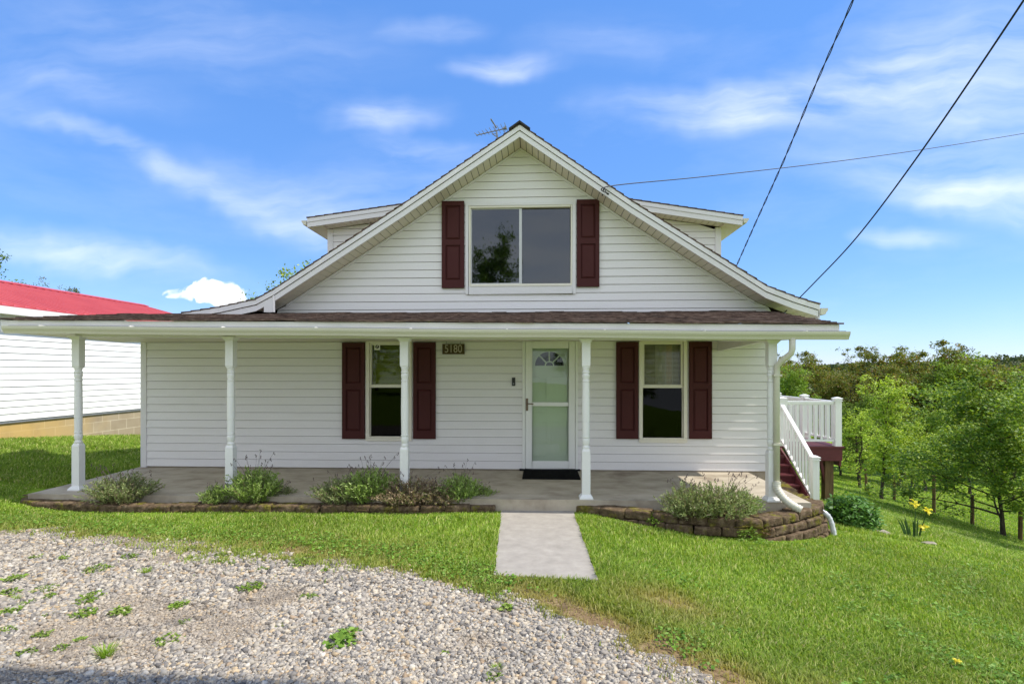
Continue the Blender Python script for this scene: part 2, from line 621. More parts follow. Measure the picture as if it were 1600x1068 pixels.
def siding(mb, tf, lo, hi, z0, z1, e=.13, out=.017, holes=(), mi=0, seams=0):
    """lapped courses; tf(u, out, z) -> world; lo(z), hi(z) clip the ends; holes: (u0,u1,za,zb)"""
    k = 0
    srng = random.Random(19)
    out0 = out
    while True:
        za = z0 + k * e
        out = out0 + srng.uniform(-.0015, .0015)
        su = []
        if seams:
            u_ = lo(za) + srng.uniform(.4, seams)
            while u_ < hi(za) - .3:
                if not any(h[0] - .05 < u_ < h[1] + .05 for h in holes):
                    su.append((u_, u_ + .0035))
                u_ += seams
        if za >= z1 - .005:
            break
        zb = min(za + e, z1)
        cuts = sorted({za, zb, *[z for h in holes for z in (h[2], h[3]) if za < z < zb]})
        for s, t in zip(cuts, cuts[1:]):
            m = (s + t) / 2
            spans = [(None, None)]
            hs = sorted([(h[0], h[1]) for h in holes if h[2] < m < h[3]] + su)
            pts = [None]
            for a, b in hs:
                pts += [a, b]
            pts.append(None)
            for a, b in zip(pts[0::2], pts[1::2]):
                a0 = lo(s) if a is None else a
                a1 = lo(t) if a is None else a
                b0 = hi(s) if b is None else b
                b1 = hi(t) if b is None else b
                if b0 - a0 < .004:
                    continue
                if b1 < a1:
                    a1 = b1 = (a1 + b1) / 2
                oy = lambda z: out * (1 - .75 * (z - za) / e)
                last = t == zb
                tt = t - GAP if last else t
                if tt <= s:
                    continue
                mb.face([tf(a0, oy(s), s), tf(b0, oy(s), s), tf(b1, oy(tt), tt), tf(a1, oy(tt), tt)], mi)
                if last:
                    mb.face([tf(a1, oy(tt), tt), tf(b1, oy(tt), tt), tf(b1, -.03, tt + .004), tf(a1, -.03, tt + .004)], mi)
                    mb.face([tf(a1, -.03, tt + .003), tf(b1, -.03, tt + .003), tf(b1, -.03, t), tf(a1, -.03, t)], mi)
                if s == za:
                    mb.face([tf(a0, -.03, s), tf(b0, -.03, s), tf(b0, oy(s), s), tf(a0, oy(s), s)], mi)
        k += 1


# ------------------------------------------------------------------ setting: ground
def axis_pts(parts):
    out = []
    for a, b, st in parts:
        out += list(np.arange(a, b, st))
    out.append(parts[-1][1])
    return np.array(out)


GB_PX = [(-300, 824), (-60, 826), (0, 827), (60, 826), (130, 833), (200, 836), (255, 843), (330, 847), (420, 853), (520, 866), (600, 877), (650, 892),
         (700, 904), (760, 918), (830, 931), (880, 953), (930, 982), (1000, 1010), (1080, 1040), (1160, 1072), (1260, 1115)]
_gb = [PZ(a, b, -.155) for a, b in GB_PX]
GBX = [p.x for p in _gb]
GBY = [p.y for p in _gb]


def fbm(x, y, s, seed=0.0):
    return (np.sin(x * s * 1.3 + 1.7 * np.sin(y * s * .9 + seed) + seed) * np.sin(y * s * 1.1 + 1.3 * np.sin(x * s * .8 + seed * 2.1))
            + .5 * np.sin(x * s * 2.9 + 2.0 * np.sin(y * s * 2.3 + seed) + 3 * seed) * np.sin(y * s * 3.1 + seed)) / 1.5


def gravel_d(x, y):
    return np.interp(x, GBX, GBY) - y


def gravel_cov(x, y):
    d = gravel_d(x, y) + .16 * fbm(x, y, 3.2, .4) + .07 * fbm(x, y, 11, 1.4)
    g = sstep(-.10, .22, d)
    # weedy, thin corner behind the middle of the driveway and the worn dirt edge by the lawn
    w = np.exp(-(((x + 2.5) / 1.2) ** 2 + ((y + 3.72) / .42) ** 2)) * (.75 + .6 * fbm(x, y, 7, 2.2))
    g = g * (1 - np.clip(w, 0, .85))
    e = np.exp(-(((x - 1.35) / .55) ** 2 + ((y + 5.7) / .6) ** 2)) * (.5 + .5 * fbm(x, y, 6, .9))
    g = g * (1 - np.clip(e, 0, .8))
    return g


def dirt_amt(x, y):
    d = gravel_d(x, y)
    band = np.exp(-((d + .05) / .34) ** 2) * sstep(-.9, .3, x) * 1.15
    band2 = np.exp(-((d - .1) / .3) ** 2) * .5
    w = np.exp(-(((x + 2.5) / 1.25) ** 2 + ((y + 3.72) / .45) ** 2)) * .8
    e = np.exp(-(((x - .95) / .45) ** 2 + ((y + 4.75) / .35) ** 2)) * .8
    return np.clip(np.maximum.reduce([band, band2, w, e]) * (.75 + .5 * fbm(x, y, 5, 3.1)), 0, 1)


def grid_mesh(name, xs, ys, zf):
    gx, gy = np.meshgrid(xs, ys)
    gz = zf(gx, gy)
    v = np.stack([gx.ravel(), gy.ravel(), gz.ravel()], 1)
    nx, ny = len(xs), len(ys)
    i = np.arange(nx * ny).reshape(ny, nx)
    q = np.stack([i[:-1, :-1].ravel(), i[:-1, 1:].ravel(), i[1:, 1:].ravel(), i[1:, :-1].ravel()], 1)
    return v, q


xs = axis_pts([(-300, -60, 20), (-60, -14, 2), (-14, -7, .25), (-7, 9, .1), (9, 40, .6), (40, 120, 4), (120, 420, 20)])
ys = axis_pts([(-80, -14, 4), (-14, -7, .25), (-7, -1, .1), (-1, 12, .25), (12, 40, 1), (40, 120, 4), (120, 600, 20)])
v, q = grid_mesh('ground', xs, ys, H)
me = fast_mesh('ground', v, [q])
at = me.attributes.new('dirt', 'FLOAT', 'POINT')
at.data.foreach_set('value', dirt_amt(v[:, 0], v[:, 1]).astype(np.float32))
o = link_mesh('ground', me, MATS['lawn_ground'], smooth=True)
props(o, 'green lawn ground sloping away to the right of the house', 'ground', kind='structure')

# driveway sheet: cells of gravel, 4 mm above the ground
xs = np.arange(-9, 3.2, .06)
ys = np.arange(-8.8, -2.2, .06)
v, q = grid_mesh('gravel_driveway', xs, ys, lambda a, b: H(a, b) + .004)
cx = v[q].mean(1)
keep = gravel_cov(cx[:, 0], cx[:, 1]) > .45
q = q[keep]
used = np.unique(q)
remap = -np.ones(len(v), int)
remap[used] = np.arange(len(used))
me = fast_mesh('gravel_driveway', v[used], [remap[q]])
o = link_mesh('gravel_driveway', me, MATS['gravel_bed'], smooth=True)
props(o, 'pale grey gravel driveway in front of the lawn', 'driveway', kind='structure')

# loose stones on it
def ico():
    t = (1 + 5 ** .5) / 2
    vv = np.array([(-1, t, 0), (1, t, 0), (-1, -t, 0), (1, -t, 0), (0, -1, t), (0, 1, t), (0, -1, -t), (0, 1, -t), (t, 0, -1), (t, 0, 1), (-t, 0, -1), (-t, 0, 1)], float)
    ff = np.array([(0, 11, 5), (0, 5, 1), (0, 1, 7), (0, 7, 10), (0, 10, 11), (1, 5, 9), (5, 11, 4), (11, 10, 2), (10, 7, 6), (7, 1, 8), (3, 9, 4), (3, 4, 2), (3, 2, 6), (3, 6, 8), (3, 8, 9), (4, 9, 5), (2, 4, 11), (6, 2, 10), (8, 6, 7), (9, 8, 1)])
    return vv / np.linalg.norm(vv[0]), ff


def rand_rot(n, rng):
    qv = rng.normal(size=(n, 4))
    qv /= np.linalg.norm(qv, axis=1, keepdims=True)
    w, x, y, z = qv.T
    return np.stack([1 - 2 * (y * y + z * z), 2 * (x * y - z * w), 2 * (x * z + y * w),
                     2 * (x * y + z * w), 1 - 2 * (x * x + z * z), 2 * (y * z - x * w),
                     2 * (x * z - y * w), 2 * (y * z + x * w), 1 - 2 * (x * x + y * y)], 1).reshape(n, 3, 3)


def make_stones(n):
    rng = RNG
    t = rng.uniform(-1.12, .62, n * 2)
    zd = np.exp(rng.uniform(np.log(2.6), np.log(6.4), n * 2))
    dx, dy = t * CT - ST, t * ST + CT
    x, y = CAM[0] + dx * zd, CAM[1] + dy * zd
    g = gravel_cov(x, y)
    ok = rng.uniform(size=len(x)) < np.clip(g * 1.05 - .04 - .45 * np.clip(dirt_amt(x, y) - .25, 0, 1), 0, 1)
    edge_ = gravel_d(x, y) < .3
    x, y, zd = x[ok][:n], y[ok][:n], zd[ok][:n]
    m = len(x)
    bv, bf = ico()
    edge_ = edge_[ok][:m]
    s = rng.gamma(3.0, .0028, m) + .0042
    fz = sstep(.05, .55, fbm(x, y, 1.5, 5.0) + .25 * fbm(x, y, 5, 1.0))
    fine = rng.uniform(size=m) < fz
    s = np.where(fine, s * .58, s)
    s = np.where(edge_, s * .8, s)
    s = np.clip(s, .006, .030) * np.clip(zd / 4.2, .82, 1.0)
    jit = 1 + rng.uniform(-.5, .42, (m, 12, 1))
    sc = np.stack([s * rng.uniform(.8, 1.35, m), s * rng.uniform(.7, 1.1, m), s * rng.uniform(.45, .85, m)], 1)
    vv = bv[None] * jit * sc[:, None, :]
    rz, rt, rp = rng.uniform(0, 6.283, m), rng.normal(size=m) * .32, rng.uniform(0, 6.283, m)
    ax = np.stack([np.cos(rp), np.sin(rp)], 1)
    c_, s_ = np.cos(rz)[:, None], np.sin(rz)[:, None]
    vx, vy, vz = vv[..., 0] * c_ - vv[..., 1] * s_, vv[..., 0] * s_ + vv[..., 1] * c_, vv[..., 2]
    al = vx * ax[:, :1] + vy * ax[:, 1:]                     # lie nearly flat, tilted a little
    vz2 = vz * np.cos(rt)[:, None] + al * np.sin(rt)[:, None]
    al2 = al * np.cos(rt)[:, None] - vz * np.sin(rt)[:, None]
    vv = np.stack([vx + (al2 - al) * ax[:, :1], vy + (al2 - al) * ax[:, 1:], vz2], 2)
    z = H(x, y) + s * rng.uniform(-.2, .55, m)
    vv += np.stack([x, y, z], 1)[:, None, :]
    ff = bf[None] + (np.arange(m) * 12)[:, None, None]
    pal = np.array([.70, .665, .615]) * np.array([(.48, .445, .40), (.56, .525, .465), (.64, .58, .48), (.26, .25, .245), (.37, .355, .335), (.62, .50, .34), (.46, .36, .26), (.18, .175, .175), (.70, .665, .60)])
    pr = np.array([.22, .2, .13, .11, .14, .06, .04, .04, .06])
    c = pal[rng.choice(len(pal), m, p=pr)] * rng.uniform(.82, 1.15, (m, 1))
    tan = (fz * .45)[:, None]
    c = c * (1 - tan) + tan * np.array([.31, .24, .165])
    me = fast_mesh('gravel', vv.reshape(-1, 3), [ff.reshape(-1, 3)], np.repeat(c, 12, 0))
    o = link_mesh('gravel', me, MATS['gravel_stone'])
    props(o, 'loose crushed grey and tan limestone covering the driveway', 'gravel', kind='stuff')


make_stones(190000)

# ------------------------------------------------------------------ garden beds
BL_PX = [(92, 761), (55, 765), (34, 772), (30, 779), (45, 783), (100, 786), (178, 788), (236, 789), (328, 789), (420, 788.5), (548, 789), (640, 790.5), (680, 790), (715, 789), (774, 788)]
BR_PX = [(900, 788), (930, 792), (953, 795), (1010, 800), (1070, 804), (1130, 809), (1187, 811), (1229, 804), (1262, 796), (1286, 789), (1284, 780)]
ZB = -.06
bedL = [PZ(a, b, ZB).to_2d() for a, b in BL_PX]
bedR = [PZ(a, b, ZB).to_2d() for a, b in BR_PX]
YS = -2.07          # slab front
XSL, XSR = X(221, 0) - .02, 3.34


def resample(poly, step):
    d = [0]
    for a, b in zip(poly, poly[1:]):
        d.append(d[-1] + (b - a).length)
    n = max(1, round(d[-1] / step))
    res = []
    for i in range(n + 1):
        t = d[-1] * i / n
        k = max(j for j in range(len(d)) if d[j] <= t + 1e-9)
        k = min(k, len(poly) - 2)
        u = (t - d[k]) / (d[k + 1] - d[k])
        res.append(poly[k].lerp(poly[k + 1], u))
    return res


def point_in(poly, x, y):
    px = np.array([p[0] for p in poly])
    py = np.array([p[1] for p in poly])
    res = np.zeros(np.shape(x), bool)
    j = len(px) - 1
    for i in range(len(px)):
        c = ((py[i] > y) != (py[j] > y)) & (x < (px[j] - px[i]) * (y - py[i]) / (py[j] - py[i] + 1e-12) + px[i])
        res ^= c
        j = i
    return res


polyL = [tuple(p) for p in bedL] + [(bedL[-1].x, YS + .1), (XSL, YS + .1)]
polyR = [tuple(p) for p in bedR] + [(3.9, .3), (XSR, .3), (XSR, YS + .1), (bedR[0].x, YS + .1)]


def soil(name, poly, zt, label):
    xs_ = np.arange(min(p[0] for p in poly) - .05, max(p[0] for p in poly) + .1, .05)
    ys_ = np.arange(min(p[1] for p in poly) - .05, max(p[1] for p in poly) + .1, .05)
    v, q = grid_mesh(name, xs_, ys_, lambda a, b: zt + .025 * fbm(a, b, 6, 1.0) + .015 * fbm(a, b, 17, 2.0))
    c = v[q].mean(1)
    q = q[point_in(poly, c[:, 0], c[:, 1])]
    used = np.unique(q)
    rm = -np.ones(len(v), int)
    rm[used] = np.arange(len(used))
    o = link_mesh(name, fast_mesh(name, v[used], [rm[q]]), M_SOIL, smooth=True)
    props(o, label, 'soil', kind='structure')


soil('bed_soil', polyL, -.115, 'mossy soil of the long bed left of the walk')
soil('bed_soil', polyR, -.135, 'mossy soil of the bed right of the walk')


def block_mesh(seed):
    bm = bmesh.new()
    bmesh.ops.create_cube(bm, size=1)
    bmesh.ops.subdivide_edges(bm, edges=bm.edges[:], cuts=5, use_grid_fill=True)
    for vtx in bm.verts:
        c = vtx.co * 2
        r = Vector((max(-.92, min(.92, c.x)), max(-.88, min(.88, c.y)), max(-.80, min(.80, c.z))))
        d = c - r
        if d.length > 1e-6:
            c = r + Vector((d.x, d.y, d.z)).normalized() * min(d.length, .14)
        p = Vector((c.x * .155, c.y * .11, c.z * .053))
        nv = mnoise.noise_vector(p * 14 + Vector((seed * 9.1, 0, 0))) * .010 + mnoise.noise_vector(p * 38 + Vector((seed * 3.3, 2, 0))) * .005
        front = .012 * mnoise.noise(p * 24 + Vector((0, seed * 5.0, 0))) if c.y < -.6 else 0
        vtx.co = p + nv + Vector((0, front, 0))
    me = bpy.data.meshes.new('block')
    bm.to_mesh(me)
    bm.free()
    me.materials.append(M_BLOCK)
    me.polygons.foreach_set('use_smooth', [True] * len(me.polygons))
    return me


BLOCKS = [block_mesh(i) for i in range(7)]


def garden_wall(poly, label, inward):
    t = thing('garden_wall', label, 'garden wall', (poly[len(poly) // 2].x, poly[len(poly) // 2].y, -.2))
    base = Vector(t.location)
    for course in range(4):
        pts = resample(poly, .315)
        zt = ZB - course * .108
        for i in range(len(pts) - 1):
            a, b = pts[i], pts[i + 1]
            if course % 2:
                if i + 2 < len(pts):
                    a, b = (pts[i] + pts[i + 1]) / 2, (pts[i + 1] + pts[i + 2]) / 2
                else:
                    continue
            d = (b - a)
            nrm = Vector((-d.y, d.x)).normalized()          # into the bed
            mid = (a + b) / 2 + nrm * (.10 - .03 * course)
            g = Hf(mid.x - nrm.x * .12, mid.y - nrm.y * .12)
            if course and zt < g + .015:
                continue
            o = bpy.data.objects.new('block', random.choice(BLOCKS))
            COL.objects.link(o)
            o.parent = t
            o.location = Vector((mid.x, mid.y, zt - .053 + random.uniform(-.009, .006))) - base
            ang = math.atan2(d.y, d.x) + random.uniform(-.05, .05)
            o.rotation_euler = (random.uniform(-.04, .04), random.uniform(-.03, .03), ang + (math.pi if random.random() < .0 else 0))
            o.scale = (d.length / .315 * random.uniform(.95, 1.03), random.uniform(.85, 1.05), random.uniform(.93, 1.06))
    return t


garden_wall(bedL, 'long low mossy block edging of the bed left of the concrete walk', 1)
garden_wall(bedR, 'curved stacked mossy block wall of the bed right of the concrete walk', 1)

# ------------------------------------------------------------------ porch slab, walkway
mb = MB()
zs0 = -.55
# slab with slightly uneven front edge
n = 24
for i in range(n):
    xa = XSL + (XSR - XSL) * i / n
    xb = XSL + (XSR - XSL) * (i + 1) / n
    ja = YS + .012 * math.sin(i * 2.3)
    jb = YS + .012 * math.sin((i + 1) * 2.3)
    mb.hexa([(xa, ja, zs0), (xb, jb, zs0), (xb, .25, zs0), (xa, .25, zs0), (xa, ja, -.001), (xb, jb, -.001), (xb, .25, 0), (xa, .25, 0)])
o = mb.build('porch_floor', M_CONC)
props(o, 'stained concrete porch slab under the front porch roof', 'porch floor', kind='structure')

wk = [PZ(783, 798, -.14), PZ(896, 800, -.14), PZ(935.5, 907.5, -.142), PZ(772, 897.5, -.142)]
wk[0].y = wk[1].y = YS + .004
mb = MB()
nn = 10
L0, L1 = wk[0], wk[3]
R0, R1 = wk[1], wk[2]
for i in range(nn):
    a0, a1 = L0.lerp(L1, i / nn), L0.lerp(L1, (i + 1) / nn)
    b0, b1 = R0.lerp(R1, i / nn), R0.lerp(R1, (i + 1) / nn)
    w = lambda p, s: (p.x + .010 * math.sin(p.y * 9 + s), p.y, p.z)
    top = [w(a1, 0), w(b1, 2), w(b0, 2), w(a0, 0)]
    mb.hexa([(p[0], p[1], -.35) for p in top] + top)
o = mb.build('front_walk', M_WALK)
props(o, 'short light grey concrete walk leading to the porch', 'walkway', kind='structure')
WALKPOLY = [(p.x, p.y) for p in wk]

# ------------------------------------------------------------------ HOUSE
house = thing('house', 'white vinyl sided house with burgundy shutters, steep gable and full width front porch', 'house', (-1.0, 0, 0))
XL, XR = X(223, 0), X(1207, 0)
front_tf = lambda u, o_, z: (u, -o_, z)

# openings in the lower wall (u0,u1,z0,z1)
W1 = (X(572.5), X(644), Z(688, 610), 2.16)
W2 = (X(998), X(1073), Z(690.5, 1036), 2.16)
DO = (X(816.5), X(903), .0, 2.12)
GW = (X(727.5), X(899.5), Z(459.5, 812), Z(316.5, 812))

mb = MB()
siding(mb, front_tf, lambda z: XL, lambda z: XR, .02, 2.16, .13, .017, [W1, W2, DO])
mb.build('front_wall', M_SIDING, house)

# roof profile at the rake plane
YR = -.46
prof = [P(285, 488.5, YR), P(345, 479, YR), P(400, 467, YR), P(428, 452, YR), P(630, 319, YR), P(812, 194.5, YR), P(986, 313.5, YR), P(1150, 416.5, YR), P(1197, 446, YR), P(1240, 462.5, YR), P(1280, 475, YR)]
prof = [Vector((p.x, 0, p.z)) for p in prof]
left_end = Vector((-6.62, 0, 2.30))
prof_full = [left_end] + prof
AP = prof[5]
RT = .19          # vertical thickness of rake


def roof_z(x):
    return float(np.interp(x, [p.x for p in prof_full], [p.z for p in prof_full]))


# gable wall: courses clipped by the soffit line
zb0 = 2.50


def glo(z):
    xsn = np.linspace(X(432), AP.x, 200)
    for x in xsn:
        if roof_z(x) - RT >= z:
            return float(x)
    return AP.x


def ghi(z):
    xsn = np.linspace(XR + .02, AP.x, 200)
    for x in xsn:
        if roof_z(x) - RT >= z:
            return float(x)
    return AP.x


mb = MB()
siding(mb, front_tf, glo, ghi, zb0, AP.z - RT, .13, .017, [GW])
mb.build('gable_wall', M_SIDING, house)

# side and back walls
mb = MB()
siding(mb, lambda u, o_, z: (XR + o_, u, z), lambda z: 0.0, lambda z: 9.0, -1.3, 2.44, .13)
mb.build('side_wall', M_SIDING, house)
mb = MB()
siding(mb, lambda u, o_, z: (XL - o_, -u, z), lambda z: -9.0, lambda z: 0.0, -.3, 2.2, .13)
mb.build('side_wall', M_SIDING, house)
mb = MB()
mb.face([(XR, 9, -1.3), (XL, 9, -1.3), (XL, 9, 2.3), (X(428), 9, 2.7), (AP.x, 9, 5.2), (XR, 9, 2.6)])
mb.build('back_wall', M_SIDING, house)
mb = MB()
mb.box((XL - .022, -.024, .0), (XL + .075, .1, 2.12))
mb.build('corner_board', M_TRIM, house, bevel=.004)
mb = MB()
mb.box((XR - .075, -.024, -.4), (XR + .024, .1, 2.44))
mb.build('corner_board', M_TRIM, house, bevel=.004)

mb = MB()
mb.box((XL + .02, .02, -1.4), (XR - .02, 8.9, .018))
mb.build('foundation', M_CONC, house)

# roof: shingle slab with stepped courses
def slope_slab(mb, a, b, y0, y1, th, mi=0, ny=1):
    mb.hexa([(a.x, y0, a.z - th), (b.x, y0, b.z - th), (b.x, y1, b.z - th), (a.x, y1, a.z - th), (a.x, y0, a.z), (b.x, y0, b.z), (b.x, y1, b.z), (a.x, y1, a.z)], mi)


mb = MB()
pf = prof_full
for a, b in zip(pf, pf[1:]):
    L = (b - a).length
    n = max(1, int(L / .145))
    left = b.x <= AP.x + 1e-6
    for i in range(n):
        p0, p1 = a.lerp(b, i / n), a.lerp(b, (i + 1) / n)
        up = .010
        yj = random.uniform(-.006, .004)
        if left:
            s, e = p0 + Vector((-.012, 0, up)), p1
        else:
            s, e = p0, p1 + Vector((.012, 0, up))
        y0 = YR - .020 + yj if b.x > -5.5 else 0.02
        slope_slab(mb, s + Vector((0, 0, .004)), e + Vector((0, 0, .004)), y0, 9.5, .020)
mb.build('main_roof', M_SHINGLE, house)
mb = MB()
for sgn, other in ((-1, pf[5]), (1, prof[6])):
    d = (other - AP).normalized() if sgn > 0 else (prof[4] - AP).normalized()
    q = AP + d * .20
    mb.hexa([(AP.x, YR - .05, AP.z + .012), (q.x, YR - .05, q.z + .012), (q.x, 9.5, q.z + .012), (AP.x, 9.5, AP.z + .012),
             (AP.x, YR - .05, AP.z + .045), (q.x, YR - .05, q.z + .04), (q.x, 9.5, q.z + .04), (AP.x, 9.5, AP.z + .045)])
mb.build('ridge_cap', M_EDGE, house)

# rake boards: an upper strip, proud, and a lower one
def rake(points, name):
    for lo_, hi_, yf, nm in ((-.088, -.012, YR - .016, 'rake_trim'), (-RT, -.101, YR, 'rake_board')):
        mb = MB()
        for a, b in zip(points, points[1:]):
            mb.hexa([(a.x, yf, a.z + lo_), (b.x, yf, b.z + lo_), (b.x, YR + .03, b.z + lo_), (a.x, YR + .03, a.z + lo_),
                     (a.x, yf, a.z + hi_), (b.x, yf, b.z + hi_), (b.x, YR + .03, b.z + hi_), (a.x, YR + .03, a.z + hi_)])
        mb.build(nm, M_TRIM, house)


def smooth_pts(pts, n=4):
    out = []
    for i in range(len(pts) - 1):
        p0, p1, p2, p3 = pts[max(i - 1, 0)], pts[i], pts[i + 1], pts[min(i + 2, len(pts) - 1)]
        for k in range(n):
            t = k / n
            out.append(.5 * ((2 * p1) + (p2 - p0) * t + (2 * p0 - 5 * p1 + 4 * p2 - p3) * t * t + (3 * p1 - p0 - 3 * p2 + p3) * t ** 3))
    out.append(pts[-1])
    return out


rake(prof[0:4], 'l')                                    # the low flare over the left wing
rake([prof[3], prof[4], prof[5]], 'l')
rake([prof[5], prof[6], prof[7], prof[8], prof[9], prof[10]], 'r')
mb = MB()                                               # joint cap on the left flare
p = prof[3]
mb.box((p.x - .012, YR - .018, p.z - .36), (p.x + .012, YR + .02, p.z - .10))
mb.box((p.x - .16, YR - .004, p.z - .36), (p.x - .013, YR + .02, p.z - .18))
mb.build('rake_return', M_TRIM, house)

# soffit panels under the rakes, with dark gaps
def soffit_run(a, b, name):
    mb = MB()
    d = b - a
    L = d.length
    n = int(L / .115)
    for i in range(n):
        p0 = a.lerp(b, (i + .03) / n)
        p1 = a.lerp(b, (i + .94) / n)
        dz = -RT + .014
        mb.hexa([(p0.x, YR + .03, p0.z + dz - .008), (p1.x, YR + .03, p1.z + dz - .008), (p1.x, -.018, p1.z + dz - .008), (p0.x, -.018, p0.z + dz - .008),
                 (p0.x, YR + .03, p0.z + dz), (p1.x, YR + .03, p1.z + dz), (p1.x, -.018, p1.z + dz), (p0.x, -.018, p0.z + dz)])
    mb.build(name, M_SOFFIT, house)


for a, b in ((prof[3], prof[4]), (prof[4], prof[5]), (prof[6], prof[5]), (prof[7], prof[6]), (prof[8], prof[7])):
    soffit_run(a, b, 'soffit')
for a, b in ((prof[2], prof[3]), (prof[9], prof[8]), (prof[10], prof[9])):
    soffit_run(a, b, 'soffit')
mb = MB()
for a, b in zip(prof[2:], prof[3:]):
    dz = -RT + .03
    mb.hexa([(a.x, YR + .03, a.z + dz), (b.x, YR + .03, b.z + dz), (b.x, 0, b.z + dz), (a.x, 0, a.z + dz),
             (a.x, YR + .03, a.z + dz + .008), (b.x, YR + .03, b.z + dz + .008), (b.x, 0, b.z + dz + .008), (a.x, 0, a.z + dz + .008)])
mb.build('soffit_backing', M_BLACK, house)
# frieze moulding where the soffit meets the gable
mb = MB()
for pts in ([prof[3], prof[4], prof[5]], [prof[5], prof[6], prof[7], prof[8]]):
    for a, b in zip(pts, pts[1:]):
        z = -RT - .002
        mb.hexa([(a.x, -.034, a.z + z - .035), (b.x, -.034, b.z + z - .035), (b.x, 0, b.z + z - .035), (a.x, 0, a.z + z - .035),
                 (a.x, -.034, a.z + z), (b.x, -.034, b.z + z), (b.x, 0, b.z + z), (a.x, 0, a.z + z)])
mb.build('frieze_trim', M_TRIM, house)
# right eave soffit and eave boards, gutter along the side
E = prof[-1]
mb = MB()
mb.box((XR + .025, .02, E.z - .215), (E.x - .012, 9.2, E.z - .205))
mb.build('eave_soffit', M_SOFFIT, house)
mb = MB()
mb.box((E.x - .01, YR, E.z - .22), (E.x + .012, 9.3, E.z - .014))
mb.build('eave_board', M_TRIM, house)


def kgutter(mb, p0, p1, outdir, h=.10, w=.10, t=.004):
    """K profile swept from p0 to p1 (top back edge), outdir = unit vector away from the fascia"""
    o_ = Vector(outdir)
    prf = [(0, 0), (0, -h), (w * .62, -h), (w * .72, -h * .72), (w * .95, -h * .38), (w, -h * .12), (w, 0), (w - .012, 0), (w - .012, -h * .08), (w * .9, -h * .35), (w * .66, -h * .7), (w * .57, -h + t), (t, -h + t), (t, 0)]
    a, b = Vector(p0), Vector(p1)
    i = len(mb.v)
    n = len(prf)
    for c in (a, b):
        for u, z in prf:
            mb.v.append(tuple(c + o_ * u + Vector((0, 0, z))))
    for k in range(n):
        l = (k + 1) % n
        mb.f.append((i + k, i + l, i + n + l, i + n + k))
        mb.mi.append(0)
    # end plates
    for c in (a, b):
        j = len(mb.v)
        out_ = [(0, 0), (0, -h), (w * .62, -h), (w * .72, -h * .72), (w * .95, -h * .38), (w, -h * .12), (w, 0)]
        for u, z in out_:
            mb.v.append(tuple(c + o_ * u + Vector((0, 0, z - .0005))))
        mb.f.append(tuple(range(j, j + len(out_))))
        mb.mi.append(0)


mb = MB()
kgutter(mb, (E.x + .014, YR - .02, E.z - .06), (E.x + .014, 9.3, E.z - .08), (1, 0, 0), .10, .11)
mb.build('side_gutter', M_GUTTER, house)

